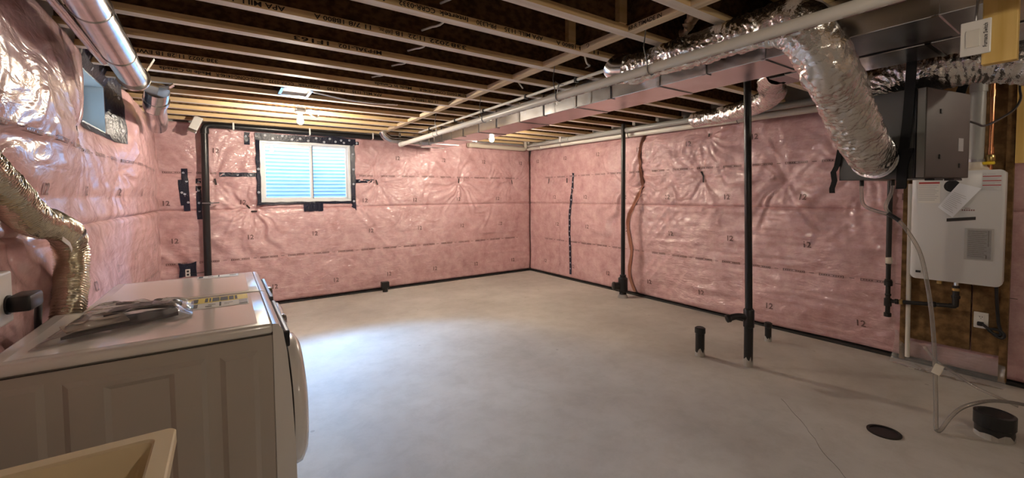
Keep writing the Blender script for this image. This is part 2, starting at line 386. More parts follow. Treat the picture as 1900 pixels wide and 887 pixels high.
BSTAR = [(-0.10, 1.70, .40, .014), (0.26, 1.37, .35, .013), (0.32, 1.31, .45, .015), (1.99, 1.70, .60, .017), (1.95, 1.95, .4, .010), (3.43, 1.74, .65, .017), (4.55, 1.74, .40, .010), (0.27, 2.25, .25, .006), (1.75, 1.40, .3, .008)]
def off_back(u, z):
    o = 0.085 + film(u, z, 11)*edge(z, 0, 2.45)
    o = stars(u, z, BSTAR, o)
    o = o - 0.012*np.exp(-np.abs(z-1.335)/0.02) - 0.006*np.exp(-np.abs(z-1.81)/0.012) - 0.006*np.exp(-np.abs(z-0.67)/0.012)
    dx = np.maximum(np.maximum(HB[0]-u, u-HB[1]), 0); dz = np.maximum(np.maximum(HB[2]-z, z-HB[3]), 0); d = np.hypot(dx, dz)
    o = o*(1-0.45*np.exp(-d/0.09))
    o = o*(0.35+0.65*np.minimum(1, (XR-0.02-u)/0.10).clip(0, 1))
    return np.maximum(o, 0.012)
RSTAR = [(6.11, 1.74, .35, .008), (5.59, 1.72, .35, .008), (4.30, 1.60, .75, .017), (3.03, 1.68, .62, .012), (2.96, 2.21, .45, .010), (2.1, 1.62, .6, .012), (1.45, 1.75, .5, .012)]
def wavy(z): return 4.08+0.14*np.cos((z-0.75)*2.3)+0.05*np.sin(z*7)
def off_right(u, z):
    o = 0.09 + film(u, z, 41)*edge(z, 0, 2.45)*(1+0.35*(u < 4.0))
    o = stars(u, z, RSTAR, o)
    o = o - 0.012*np.exp(-np.abs(z-1.335)/0.02) - 0.006*np.exp(-np.abs(z-1.81)/0.012) - 0.006*np.exp(-np.abs(z-0.67)/0.012)
    o = o - 0.045*np.exp(-np.abs(u-wavy(z))/0.030) - 0.02*np.exp(-np.abs(u-5.83)/0.03)*(z < 1.4)
    o = o + 0.012*ridge(u*1.2+z*5, z*9, 77)*np.exp(-((z-1.1)/0.25)**2)*(u < 4.1)
    o = o*(0.35+0.65*np.minimum(1, (YB-0.02-u)/0.10).clip(0, 1))
    o = o*(1-.6*np.clip((z-2.22)/.2, 0, 1))
    o = np.where(u < 1.2, np.minimum(o, .085), o)
    return np.maximum(o, 0.012)
LSTAR = [(3.75, 1.93, .55, .010), (4.75, 1.72, .4, .009), (2.55, 1.62, .7, .009)]
def off_left(u, z):
    o = 0.115 + 0.035*sn(u*0.9+0.3, z*1.2, 91) + film(u*.6, z*.8, 61)*edge(z, 0, 2.5)*.9
    o = o + 0.055*np.exp(-((u-3.25)/0.55)**2-((z-2.05)/0.40)**2)          # big pillow beside the window
    o = o + 0.045*np.exp(-((u-5.6)/0.8)**2-((z-0.75)/0.45)**2)
    o = o + 0.03*np.exp(-((u-5.5)/0.7)**2-((z-2.05)/0.35)**2) - 0.03*np.exp(-np.abs(z-1.50)/0.12)
    o = o - 0.05*np.exp(-((u-2.5)/0.5)**2)*(z < 1.8)
    o = stars(u, z, LSTAR, o)
    o = o - 0.012*np.exp(-np.abs(z-1.335)/0.02)
    dx = np.maximum(np.maximum(HL[0]-u, u-HL[1]), 0); dz = np.maximum(np.maximum(HL[2]-z, z-HL[3]), 0); d = np.hypot(dx, dz)
    o = o + 0.045*np.exp(-((u-5.0)/0.16)**2-((z-2.2)/0.35)**2)
    o = o*(1-0.85*np.exp(-d/0.10))
    return np.clip(o, 0.012, 0.24)
SURF = {'back': (off_back, lambda u, z, o: np.stack([u, YB-o, z], -1), (0, -1, 0)),
        'right': (off_right, lambda u, z, o: np.stack([XR-o, u, z], -1), (-1, 0, 0)),
        'left': (off_left, lambda u, z, o: np.stack([XL+o, u, z], -1), (1, 0, 0))}
def surf_pt(wall, u, z, lift=0.0):
    of, mk, n = SURF[wall]; u = np.asarray(u, float); z = np.asarray(z, float)
    return mk(u, z, of(u, z)+lift)
def blanket(wall, parent, u0, u1, z0, z1, step=0.016, hole=None, lbl=None, warp0=None, warp1=None):
    nu = int((u1-u0)/step)+1; nv = int((z1-z0)/step)+1
    s, z = np.meshgrid(np.linspace(0, 1, nu), np.linspace(z0, z1, nv), indexing='ij')
    a = warp0(z) if warp0 else u0; b = warp1(z) if warp1 else u1
    u = a+(b-a)*s
    of, mk, n = SURF[wall]; o = of(u, z)
    edge_in = np.minimum(np.minimum(z-z0, z1-z)/0.02, 1)       # edges rolled back to the concrete
    edge_in2 = np.minimum(np.minimum(s, 1-s)*(u1-u0)/0.015, 1)
    o = o*np.clip(0.8+0.2*np.minimum(edge_in, edge_in2), 0.8, 1)
    keep = None
    if hole:
        uc = (u[:-1, :-1]+u[1:, 1:])/2; zc = (z[:-1, :-1]+z[1:, 1:])/2
        keep = ~((uc > hole[0]) & (uc < hole[1]) & (zc > hole[2]) & (zc < hole[3]))
    ob = grid_obj('insulation_blanket', mk(u.ravel(), z.ravel(), o.ravel()), nu, nv, PINKLOOSE if wall == 'left' else PINK, parent, keep)
    if lbl: ob['label'] = lbl
    return ob
def prints(wall, parent, u0, u1, ztxt, zdash, flip, hole=None, start=0.27, name='printed_marks', avoid=()):
    """the '12' marks and the rows of dashes printed on the facing"""
    out = MB()
    ok = lambda u, z: u0+.06 < u < u1-.06 and not (hole and hole[0]-.12 < u < hole[1]+.12 and hole[2]-.1 < z < hole[3]+.1)
    def put(v2, f, uc, zc, sz=1):
        uu = np.array([uc+(-p[0] if flip else p[0]) for p in v2]); zz = np.array([zc+p[1] for p in v2])
        out.add(surf_pt(wall, uu, zz, 0.004).tolist(), f)
    tv, tf = text_mesh('12', 0.085); tv = [(p[0]-0.045, p[1]-0.03) for p in tv]
    for zt, ph in ztxt:
        u = start+ph-8
        while u < u1:
            if ok(u, zt): put(tv, tf, u, zt)
            u += 0.80
    for zd in zdash:
        u = u0+0.1
        while u < u1-0.3:
            if ok(u, zd) and ok(u+0.2, zd):
                for (a, b, c, d) in ((0, .20, -.012, -.0085), (0, .20, .0085, .012), (-.004, .004, -.013, .013), (.196, .204, -.013, .013), (.245, .285, -.003, .003)):
                    n = max(1, int((b-a)/0.03))
                    for k in range(n):
                        p, q = a+(b-a)*k/n, a+(b-a)*(k+1)/n
                        put([(p, c), (q, c), (q, d), (p, d)], [(0, 1, 2, 3)], u, zd)
                for k in range(9):
                    if k != 4: p = .015+k*.02; put([(p, -.005), (p+.013, -.005), (p+.013, .005), (p, .005)], [(0, 1, 2, 3)], u, zd)
            u += 0.335
    if out.v: out.build(name, FILMINK, parent)
    return out
ZSEAM = 1.335
def dress(wall, parent, spans, hole, flip, rows, step=0.016):
    for (u0, u1, w0, w1, lo) in spans:
        b1 = blanket(wall, parent, u0, u1, lo, ZSEAM, step, hole, None, w0, w1)
        prints(wall, b1, u0, u1, rows[:2], [0.67], flip, hole)
        b2 = blanket(wall, parent, u0, u1, ZSEAM, 2.44, step, hole, None, w0, w1)
        prints(wall, b2, u0, u1, rows[2:], [1.81], flip, hole)
dress('back', wall_back, [(-0.72, XR-0.05, None, None, 0.035)], HB, False, [(0.96, 0.0), (0.25, 0.27), (1.43, -0.07), (2.10, 0.45)])
dress('right', wall_right, [(-0.35, 4.1, None, wavy, 0.035), (4.1, YB-0.05, wavy, None, 0.035)], None, True, [(0.96, 0.0), (0.25, 0.35), (1.45, 0.05), (2.13, 0.55)], 0.017)
dress('left', wall_left, [(1.3, YB-0.05, None, None, 0.035)], HL, False, [(0.96, 0.1), (0.25, 0.3), (1.55, 0.4), (2.5, 0.5)], 0.015)
# black membrane sealing the foot of the walls
MB().box((-0.7, YB-0.105, 0), (XR-.1, YB, 0.022)).build('membrane_strip', MEMB, wall_back)
MB().box((XR-0.105, -0.4, 0), (XR, YB-0.1, 0.022)).build('membrane_strip', MEMB, wall_right)
# seams and corner
def seam_strip(wall, parent, pts, w, m, name, label=None, lift=0.004, dots=0, seg=0.05, horiz=False):
    """strip of tape lying on the facing; pts are (u,z)"""
    P = []
    for a, b in zip(pts[:-1], pts[1:]):
        n = max(1, int(math.hypot(b[0]-a[0], b[1]-a[1])/seg))
        for k in range(n): P.append((a[0]+(b[0]-a[0])*k/n, a[1]+(b[1]-a[1])*k/n))
    P.append(pts[-1]); vs = []; fs = []
    for i, p in enumerate(P):
        a, b = P[max(i-1, 0)], P[min(i+1, len(P)-1)]; t = np.array([b[0]-a[0], b[1]-a[1]]); t /= np.hypot(*t); nrm = np.array([-t[1], t[0]])
        j = random.uniform(-.003, .003)
        for sgn in (-1, 0, 1):
            q = (p[0]+nrm[0]*(w/2*sgn+j), p[1]+nrm[1]*(w/2*sgn+j)); vs.append(surf_pt(wall, q[0], q[1], lift+random.uniform(0, .002)).tolist())
    for i in range(len(P)-1):
        for k in (0, 1): fs.append((i*3+k, i*3+k+1, (i+1)*3+k+1, (i+1)*3+k))
    o = MB().add(vs, fs).build(name, m, parent, smooth=True)
    if label: o['label'] = label
    if dots:
        total = len(P); md = MB(); d = 0
        L = sum(math.hypot(P[i+1][0]-P[i][0], P[i+1][1]-P[i][1]) for i in range(len(P)-1)); nd = max(1, int(L/dots))
        for k in range(nd):
            i = int((k+0.5)/nd*(total-1)); c = P[i]; side = (w*0.22 if k % 2 else -w*0.2) if w > .055 else 0
            a, b = P[max(i-1, 0)], P[min(i+1, len(P)-1)]; t = np.array([b[0]-a[0], b[1]-a[1]]); t /= np.hypot(*t)
            c = (c[0]-t[1]*side, c[1]+t[0]*side); rr = 0.014; n = 10
            uu = [c[0]+rr*math.cos(2*math.pi*q/n) for q in range(n)]; zz = [c[1]+rr*math.sin(2*math.pi*q/n) for q in range(n)]
            inn = [(c[0]+rr*.45*math.cos(2*math.pi*q/n), c[1]+rr*.45*math.sin(2*math.pi*q/n)) for q in range(n)]
            va = surf_pt(wall, np.array(uu), np.array(zz), lift+.003).tolist()+surf_pt(wall, np.array([p[0] for p in inn]), np.array([p[1] for p in inn]), lift+.003).tolist()
            md.add(va, [(q, (q+1) % n, n+(q+1) % n, n+q) for q in range(n)])
            md.add(surf_pt(wall, c[0]+np.array([-.004, .004, .004, -.004]), c[1]+np.array([-.005, -.005, .005, .005]), lift+.003).tolist(), [(0, 1, 2, 3)])
        md.build('tape_print', TAPEDOT, o)
    return o
TS = lambda wall, par, pts, w=0.06, dots=0.13, label=None: seam_strip(wall, par, pts, w, TAPE, 'tape_strip', label, dots=dots)
TS('back', wall_back, [(-0.41, 1.86), (-0.39, 1.33)], .065); TS('back', wall_back, [(-0.45, 1.72), (-0.43, 1.40)], .05, .2)
TS('back', wall_back, [(-0.27, 1.74), (-0.27, 1.22)], .055)
TS('back', wall_back, [(-0.05, 1.795), (0.40, 1.795)], .055)
TS('back', wall_back, [(0.27, 2.365), (0.27, 2.20)], .065, .2)
TS('back', wall_back, [(1.66, 1.725), (1.95, 1.73)], .055)
TS('right', wall_right, [(5.42, 1.86), (5.46, 1.5), (5.50, 1.1), (5.52, 0.85), (5.48, 0.10)], .055, .11)
# staples holding the facing (short dark creases)
def crease(wall, par, pts, w=0.02): seam_strip(wall, par, pts, w, mat('dark_staple_slit', (0.03, 0.02, 0.02), .7), 'staple_slit', lift=0.012)
for a in ([(-0.10, 1.74), (-0.085, 1.66)], [(0.24, 1.39), (0.28, 1.345)], [(0.29, 1.305), (0.36, 1.305)], [(1.985, 1.75), (2.0, 1.67)], [(3.43, 1.79), (3.43, 1.71)], [(4.55, 1.78), (4.56, 1.70)]): crease('back', wall_back, a)
for a in ([(6.11, 1.79), (6.13, 1.70)], [(5.60, 1.78), (5.62, 1.70)], [(3.05, 1.77), (3.03, 1.71), (3.035, 1.63)], [(2.96, 2.23), (2.965, 2.19)]): crease('right', wall_right, a, .022)
crease('left', wall_left, [(3.74, 1.96), (3.72, 1.91)], .025)
seam_strip('right', wall_right, [(float(wavy(z)), float(z)) for z in np.linspace(0.06, 2.38, 40)], .055, mat('exposed_wool', (0.42, 0.20, 0.14), .95), 'exposed_wool_seam', lift=0.012)

# ---- back window with tape surround
win = struct(bpy.data.objects.new('window_1', None)); COL.objects.link(win); win.location = ((HB[0]+HB[1])/2, YB, HB[2])
x0, x1, z0, z1 = HB; yf = YB-0.045
def frame_rect(mb, x0, x1, z0, z1, t, ya, yb):
    mb.rbox((x0, ya, z0), (x1, yb, z0+t), .004); mb.rbox((x0, ya, z1-t), (x1, yb, z1), .004)
    mb.rbox((x0, ya, z0+t), (x0+t, yb, z1-t), .004); mb.rbox((x1-t, ya, z0+t), (x1, yb, z1-t), .004); return mb
frame_rect(MB(), x0, x1, z0, z1, .042, yf, YB+.06).build('window_frame', VINYL, win)
xm = 1.045
sash = frame_rect(MB(), x0+.042, xm+.02, z0+.042, z1-.042, .026, yf+.015, yf+.045).build('sliding_sash', VINYL, win)
frame_rect(MB(), xm-.005, x1-.042, z0+.042, z1-.042, .022, yf+.05, yf+.08).build('fixed_sash', VINYL, win)
MB().box((xm+.022, yf+.03, z0+.05), (xm+.036, yf+.052, z1-.05)).build('sash_seal', VINYLD, win)
MB().rbox((xm-.012, yf+.002, (z0+z1)/2-.02), (xm+.004, yf+.016, (z0+z1)/2+.05), .004).build('sash_latch', VINYL, sash)
MB().box((x0+.06, yf+.028, z0+.06), (xm, yf+.032, z1-.06)).build('window_pane', GLASS, win)
MB().box((xm+.01, yf+.063, z0+.06), (x1-.06, yf+.067, z1-.06)).build('window_pane', GLASS, win)
MB().box((x0-.01, YB+.06, z0-.02), (x1+.01, YB+.25, z0)).build('outer_sill', VINYL, win)
# tape round the opening: four strips laid over film and frame
def box_tape(a, b, dots=(), axis='x'):
    n = 14; vs = []; fs = []
    hor = (b[0]-a[0]) > (b[2]-a[2])
    for i in range(n+1):
        t = i/n
        for k in (0, 1, 2):
            if hor: x = a[0]+(b[0]-a[0])*t; z = a[2]+(b[2]-a[2])*k/2+random.uniform(-.006, .006)
            else: z = a[2]+(b[2]-a[2])*t; x = a[0]+(b[0]-a[0])*k/2+random.uniform(-.006, .006)
            vs.append((x, a[1]+(b[1]-a[1])*(k/2)+random.uniform(-.003, .003), z))
    for i in range(n):
        for k in (0, 1): fs.append((i*3+k, i*3+k+1, i*3+k+4, i*3+k+3))
    o = MB().add(vs, fs).build('tape_strip', TAPE, win, smooth=True)
    md = MB()
    for (tx, tz) in dots:
        x = a[0]+(b[0]-a[0])*tx; z = a[2]+(b[2]-a[2])*tz; y = min(a[1], b[1])-.008
        md.ring((x, y, z), (0, 1, 0), .007, .016, .001, 12); md.box((x-.004, y-.0005, z-.005), (x+.004, y+.0005, z+.005))
    if dots: md.build('tape_print', TAPEDOT, o)
box_tape((x0-.05, YB-.078, z1-.01), (x1+.07, YB-.085, z1+.085), [(.09, .7), (.16, .3), (.25, .75), (.34, .3), (.42, .5), (.5, .25), (.58, .7), (.66, .2), (.72, .75), (.78, .35), (.84, .6), (.87, .25), (.93, .7)])
box_tape((x1-.004, YB-.062, z0-.14), (x1+.055, YB-.085, z1), [(.5, .14), (.5, .4), (.55, .62), (.5, .85)])
box_tape((x0-.045, YB-.085, z0-.04), (x0+.002, YB-.062, z1), [(.4, .2), (.5, .55)])
box_tape((x0-.03, YB-.085, z0-.028), (x1+.03, YB-.07, z0+.004))
box_tape((.93, YB-.092, z0-.135), (1.19, YB-.088, z0-.02))
box_tape((x1+.055, YB-.09, z1-.005), (x1+.115, YB-.09, z1+.045), [(.5, .5)])
# corrugated steel well outside
wt = thing('window_well', 'corrugated galvanised window well seen through the sliding window', 'window well', (1.0, YB+.25, .9))
zz = np.linspace(0.95, 2.43, 420); th = np.linspace(0, math.pi, 40)
TH, ZZ = np.meshgrid(th, zz, indexing='ij'); cor = 0.014*np.sin(ZZ/0.0575*2*math.pi)
V = np.stack([1.0-(1.02+cor)*np.cos(TH), YB+.25+(0.62+cor)*np.sin(TH)**.6, ZZ], -1).reshape(-1, 3)
grid_obj('corrugated_wall', V, 40, 420, WELL, wt)
MB().box((-.1, YB+.25, .90), (2.1, YB+.95, .95)).build('gravel_bed', mat('gravel', (.45, .45, .45), .9, col2=(.6, .6, .6), nscale=60), wt)
# ---- left window
win2 = struct(bpy.data.objects.new('window_2', None)); COL.objects.link(win2); win2.location = (XL, (HL[0]+HL[1])/2, HL[2])
y0, y1, z0, z1 = HL
rv = MB(); rv.box((XL-.24, y1-.012, z0), (XL+.018, y1, z1)); rv.box((XL-.24, y0, z0), (XL+.018, y0+.012, z1)); rv.box((XL-.24, y0, z0), (XL+.018, y1, z0+.012)); rv.box((XL-.24, y0, z1-.012), (XL+.018, y1, z1))
rv.build('window_reveal', mat('white_reveal', (.62, .70, .74), .5), win2)
f2 = MB(); xa, xb = XL-.20, XL-.14
for a, b in (((xa, y0+.012, z0+.012), (xb, y1-.012, z0+.05)), ((xa, y0+.012, z1-.05), (xb, y1-.012, z1-.012)), ((xa, y1-.06, z0+.05), (xb, y1-.012, z1-.05)), ((xa, y0+.012, z0+.05), (xb, y0+.06, z1-.05)), ((xa, (y0+y1)/2-.02, z0+.05), (xb, (y0+y1)/2+.02, z1-.05))): f2.rbox(a, b, .004)
f2.build('window_frame', VINYL, win2)
MB().box((XL-.172, y0+.06, z0+.05), (XL-.168, (y0+y1)/2-.02, z1-.05)).build('window_pane', GLASS, win2)
MB().box((XL-.172, (y0+y1)/2+.02, z0+.05), (XL-.168, y1-.06, z1-.05)).build('window_pane', GLASS, win2)
TS('left', wall_left, [(4.785, 2.50), (4.785, 1.96)], .17, .11); TS('left', wall_left, [(3.90, 2.455), (4.86, 2.455)], .11, .16); TS('left', wall_left, [(3.90, 1.995), (4.72, 1.995)], .05, .3)

# ================================================================== CEILING
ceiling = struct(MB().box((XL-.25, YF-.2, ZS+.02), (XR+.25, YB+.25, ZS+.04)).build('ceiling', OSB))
px = XL-.25; row = 0
while px < XR+.2:
    py = YF-.2-(row % 2)*1.2
    while py < YB+.2:
        a, b = max(py, YF-.2), min(py+2.437, YB+.25)
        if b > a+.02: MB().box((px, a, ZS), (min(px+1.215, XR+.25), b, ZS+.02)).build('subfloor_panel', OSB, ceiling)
        py += 2.44
    px += 1.22; row += 1
JY = [1.78+.4065*k for k in range(-9, 13)]       # far edge of each bottom flange
def jy(k): return JY[k+9]
JX0, JX1 = XL+.05, XR-.05
JTEXT = {1: [(2.20, 2.00, '11 7/8'), (1.98, 1.80, '1B800 A'), (1.69, 1.40, 'APA MILL 1135'), (1.345, 1.21, 'PR-L330'), (1.16, .98, 'Intertek'), (.96, .76, 'CCRR-0332'), (.70, .05, 'ASTM D5055-CONC-14146-R')],
         2: [(1.365, 1.25, '338'), (1.24, 1.10, '2022'), (1.08, .96, '11:22'), (.935, .88, '1B'), (.865, .78, 'EWP inc.'), (.745, .61, '11 7/8'), (.595, .43, '1B800 A'), (.29, -.02, 'APA MILL 1135'), (-.08, -.22, 'PR-L330')],
         3: [(.925, .64, 'MFP3AL-102'), (.60, .38, '1F163')],
         5: [(-.01, -.54, '338 2022 11:28 1B EWP inc.'), (1.45, 1.11, 'Made in Canada'), (2.02, 1.52, 'ASTM D5055-CONC-14146-R')],
         6: [(1.90, 1.60, '11 7/8 1B800 A'), (1.30, 1.02, 'APA MILL 1135'), (.96, .80, 'PR-L330'), (.74, .56, 'Intertek'), (.53, .34, 'CCRR-0332'), (.30, -.03, 'D5055-CONC-14146-R'), (-.06, -.38, 'Made in Canada')]}
for k in range(-9, 13):
    y = jy(k); yc = y-.0315
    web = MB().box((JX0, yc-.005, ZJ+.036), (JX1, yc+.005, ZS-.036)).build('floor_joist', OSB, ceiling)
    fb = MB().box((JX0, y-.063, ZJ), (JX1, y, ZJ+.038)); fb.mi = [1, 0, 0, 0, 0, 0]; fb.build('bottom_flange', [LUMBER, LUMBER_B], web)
    MB().box((JX0, y-.063, ZS-.038), (JX1, y, ZS-.0005)).build('top_flange', LUMBER, web)
    for (xs, xe, s) in JTEXT.get(k, []):
        wd = max(p[0] for p in text_mesh(s, .036)[0])
        m = MB(); add_text(m, s, .036, (xs, y-.0642, ZJ+.032), (-1, 0, 0), (0, 0, -1), (xs-xe)/wd); m.build('stamped_lettering', INK, web)
# rows of blocking between the joists
def blocking(xc, k, text=None, hand=None):
    a, b = jy(k), jy(k+1)-.063
    bl = MB().box((xc-.005, a, ZJ+.036), (xc+.005, b, ZS-.036)).build('joist_blocking', OSB, ceiling)
    MB().box((xc-.032, a, ZJ+.001), (xc+.032, b, ZJ+.038)).build('bottom_flange', LUMBER_Y, bl)
    MB().box((xc-.032, a, ZS-.038), (xc+.032, b, ZS-.001)).build('top_flange', LUMBER_Y, bl)
    if text:
        m = MB(); add_text(m, text, .033, (xc-.0332, b-.004, ZJ+.008), (0, -1, 0), (0, 0, 1), 1.0); m.build('stamped_lettering', INK, bl)
    if hand:
        m = MB(); m.tube(spline([(xc-.0335, b-.07+.012*math.cos(t), ZJ+.02+.012*math.sin(t)) for t in np.linspace(.3, 5.2, 9)], .004), .0016, 6); m.build('pencil_mark', INK, bl)
for k in range(-4, 12): blocking(2.045, k, '68-R TIMADE IN' if k == -1 else None, k == 0)
for k in (-4, -3, -2): blocking(1.30+.9*0, k) if False else None
# web stiffeners (upright sticks) against some webs
for (k, x) in ((0, 1.93), (-1, 1.90), (1, 1.90)):
    MB().box((x, jy(k)-.075, ZJ+.038), (x+.06, jy(k)-.038, ZS-.04)).build('web_stiffener', LUMBER, ceiling)

# ================================================================== LAUNDRY MACHINES
def machine(name, label, y0, y1, sticker, side, xb):
    t = thing(name, label, 'dryer' if side else 'washer', (-.2, (y0+y1)/2, 0))
    xf, zt = .145, .985
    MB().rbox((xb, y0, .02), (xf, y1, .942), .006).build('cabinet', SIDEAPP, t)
    # lid with a rolled front edge and rounded borders
    lid = MB(); lid.rbox((xb, y0-.004, .944), (xf+.003, y1+.004, zt), .014, 3); lid.build('top_lid', WHITEAPP, t, smooth=True)
    MB().add([(xb+.05, y0+.04, zt+.0008), (xf-.05, y0+.04, zt+.0008), (xf-.05, y1-.04, zt+.0008), (xb+.05, y1-.04, zt+.0008)], [(0, 1, 2, 3)]).build('lid_recess', WHITEAPP, t)
    # bowed front panel
    prof = [(xf, zt), (xf+.02, zt-.004), (xf+.036, zt-.03), (xf+.05, .86), (xf+.062, .70), (xf+.072, .45), (xf+.075, .10), (xf+.06, .03), (xf, .03)]
    n = len(prof); vs = []; ys = np.linspace(y0-.002, y1+.002, 9)
    for yy in ys:
        e = 1-.010*(((yy-(y0+y1)/2)/((y1-y0)/2))**8)*0
        vs += [(xf+(p[0]-xf)*e, yy, p[1]) for p in prof]
    fs = [(i*n+k, i*n+(k+1) % n, (i+1)*n+(k+1) % n, (i+1)*n+k) for i in range(8) for k in range(n)]+[tuple(range(n)), tuple(8*n+k for k in range(n))]
    fp = MB().add(vs, fs).build('front_panel', WHITEAPP, t, smooth=True, angle=50)
    yc = (y0+y1)/2
    MB().rbox((xf+.045, y0+.04, .865), (xf+.066, y1-.04, .935), .006).build('control_panel', DARKPLAST, t)
    MB().lathe((xf+.062, yc-.02, .90), (1, 0, 0), [(.035, 0), (.035, .012), (.028, .022)], 20).build('dial', CHROME, t, smooth=True)
    MB().ring((xf+.075, yc, .52), (1, 0, 0), .19, .275, .03, 40).build('door_seal', DARKPLAST, t)
    d = MB(); d.lathe((xf+.078, yc, .52), (1, 0, 0), [(.30, 0), (.305, .02), (.30, .04), (.27, .058), (.20, .064), (.02, .066)], 48)
    door = d.build('door', WHITEAPP, t, smooth=True, angle=60)
    MB().ring((xf+.138, yc, .52), (1, 0, 0), .185, .205, .014, 40).build('door_trim', CHROME, door)
    if side:      # pressed panels in the near side
        def pressed(pts_out, h=.011, bev=.018):
            (xa, za), (xb_, zb) = pts_out
            V = [(xa, y0, za), (xb_, y0, za), (xb_, y0, zb), (xa, y0, zb), (xa+bev, y0-h, za+bev), (xb_-bev, y0-h, za+bev), (xb_-bev, y0-h, zb-bev), (xa+bev, y0-h, zb-bev)]
            F = [(0, 1, 5, 4), (1, 2, 6, 5), (2, 3, 7, 6), (3, 0, 4, 7), (4, 5, 6, 7)]
            return MB().add(V, F)
        def trough(xa, xb_, za, zb, wd, h=.006):
            return None
        # frame shaped pressing: outer raised, inner field raised again
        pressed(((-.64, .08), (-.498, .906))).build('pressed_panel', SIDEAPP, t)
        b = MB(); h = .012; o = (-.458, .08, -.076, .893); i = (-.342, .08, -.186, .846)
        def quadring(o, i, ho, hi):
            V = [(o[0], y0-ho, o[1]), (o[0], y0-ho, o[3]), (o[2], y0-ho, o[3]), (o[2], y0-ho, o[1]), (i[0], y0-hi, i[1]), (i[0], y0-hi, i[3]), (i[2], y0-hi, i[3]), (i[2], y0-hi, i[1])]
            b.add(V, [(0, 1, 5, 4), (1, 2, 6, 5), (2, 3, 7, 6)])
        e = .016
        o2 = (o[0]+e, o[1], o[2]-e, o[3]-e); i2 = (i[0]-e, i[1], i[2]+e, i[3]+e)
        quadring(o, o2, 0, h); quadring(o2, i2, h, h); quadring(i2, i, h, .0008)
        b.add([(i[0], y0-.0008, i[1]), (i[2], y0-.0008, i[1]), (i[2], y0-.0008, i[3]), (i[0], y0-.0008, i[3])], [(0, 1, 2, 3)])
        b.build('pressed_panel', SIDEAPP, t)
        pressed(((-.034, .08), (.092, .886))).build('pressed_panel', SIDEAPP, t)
        MB().add([(xb, y0-.0045, .941), (xf, y0-.0045, .941), (xf, y0-.0045, .9445), (xb, y0-.0045, .9445)], [(0, 1, 2, 3)]).build('lid_gap', DARKPLAST, t)
    # stickers
    z = zt+.0022
    (sx0, sx1, sy0, sy1) = sticker
    st = MB().add([(sx0, sy0, z), (sx1, sy0, z), (sx1, sy1, z), (sx0, sy1, z)], [(0, 1, 2, 3)]).build('instruction_sticker', STW, t)
    W = sx1-sx0; Hh = sy1-sy0; q = z+.0012
    R = lambda a, b, c, d: ([(sx0+W*a, sy0+Hh*c, q), (sx0+W*b, sy0+Hh*c, q), (sx0+W*b, sy0+Hh*d, q), (sx0+W*a, sy0+Hh*d, q)], [(0, 1, 2, 3)])
    if side:
        MB().add([(sx0, sy0+Hh*.5, z+.0006), (sx1, sy0+Hh*.5, z+.0006), (sx1, sy1, z+.0006), (sx0, sy1, z+.0006)], [(0, 1, 2, 3)]).build('sticker_band', STY, st)
        m = MB()
        for a, b, c, d in ((.06, .17, .56, .94), (.28, .33, .56, .94), (.35, .38, .56, .94), (.40, .52, .55, .95), (.53, .66, .55, .95), (.68, .76, .56, .94), (.78, .82, .56, .94), (.30, .40, .12, .18), (.52, .55, .06, .44), (.08, .18, .10, .42), (.34, .46, .26, .30), (.60, .74, .28, .31), (.60, .68, .18, .21), (.84, .98, .06, .12)): m.add(*R(a, b, c, d))
        m.build('sticker_print', INK, st)['kind'] = 'stuff'
        m = MB(); m.add(*R(.84, .98, .14, .44)); m.build('sticker_picture', STG, st)
    else:
        m = MB()
        for a, b, c, d in ((.04, .14, .3, .9), (.26, .38, .5, .62), (.50, .53, .2, .95), (.78, .94, .5, .66)): m.add(*R(a, b, c, d))
        m.build('sticker_print', INK, st)['kind'] = 'stuff'
    return t
machine('clothes_dryer', 'white front-load dryer standing nearest, with yellow sticker and bag on top', 1.95, 2.665, (-.165, .082, 2.39, 2.63), True, -.645)
machine('washing_machine', 'white front-load washer standing just beyond the dryer', 2.685, 3.40, (-.16, .06, 3.27, 3.37), False, -.555)
# bag of manuals lying on the dryer
t = thing('plastic_bag', 'clear plastic bag holding dark manuals on top of the dryer', 'plastic bag', (-.33, 2.35, .987))
def slab(pts, zf, th, name, m):
    """thin curved slab over a quad, pts=4 corners"""
    n = 8; vs = []; P = [np.array(p) for p in pts]
    for lay in (0, 1):
        for i in range(n+1):
            for j in range(n+1):
                a, b = i/n, j/n; p = (P[0]*(1-a)+P[1]*a)*(1-b)+(P[3]*(1-a)+P[2]*a)*b
                vs.append((p[0], p[1], .989+zf(a, b)+lay*th))
    N = (n+1)**2; fs = []
    for i in range(n):
        for j in range(n):
            q = (i*(n+1)+j, (i+1)*(n+1)+j, (i+1)*(n+1)+j+1, i*(n+1)+j+1); fs.append(q[::-1]); fs.append(tuple(N+k for k in q))
    ed = [i*(n+1) for i in range(n+1)]; e2 = [i*(n+1)+n for i in range(n+1)]; e3 = list(range(n+1)); e4 = [n*(n+1)+j for j in range(n+1)]
    for e in (ed, e2, e3, e4):
        for a, b in zip(e[:-1], e[1:]): fs.append((a, b, N+b, N+a))
    return MB().add(vs, fs).build(name, m, t, smooth=True)
MAN = mat('dark_manual_cover', (.10, .09, .09), .45)
slab([(-.50, 2.14), (-.18, 2.30), (-.19, 2.37), (-.46, 2.24)], lambda a, b: .004+.018*math.sin(a*2.6)*b, .010, 'manual', MAN)
slab([(-.44, 2.44), (-.19, 2.43), (-.18, 2.50), (-.42, 2.56)], lambda a, b: .006+.014*math.sin(a*3), .014, 'manual', MAN)
slab([(-.49, 2.16), (-.33, 2.25), (-.36, 2.32), (-.52, 2.22)], lambda a, b: .020+.012*b, .006, 'folded_sheet', mat('beige_sheet', (.50, .43, .36), .5))
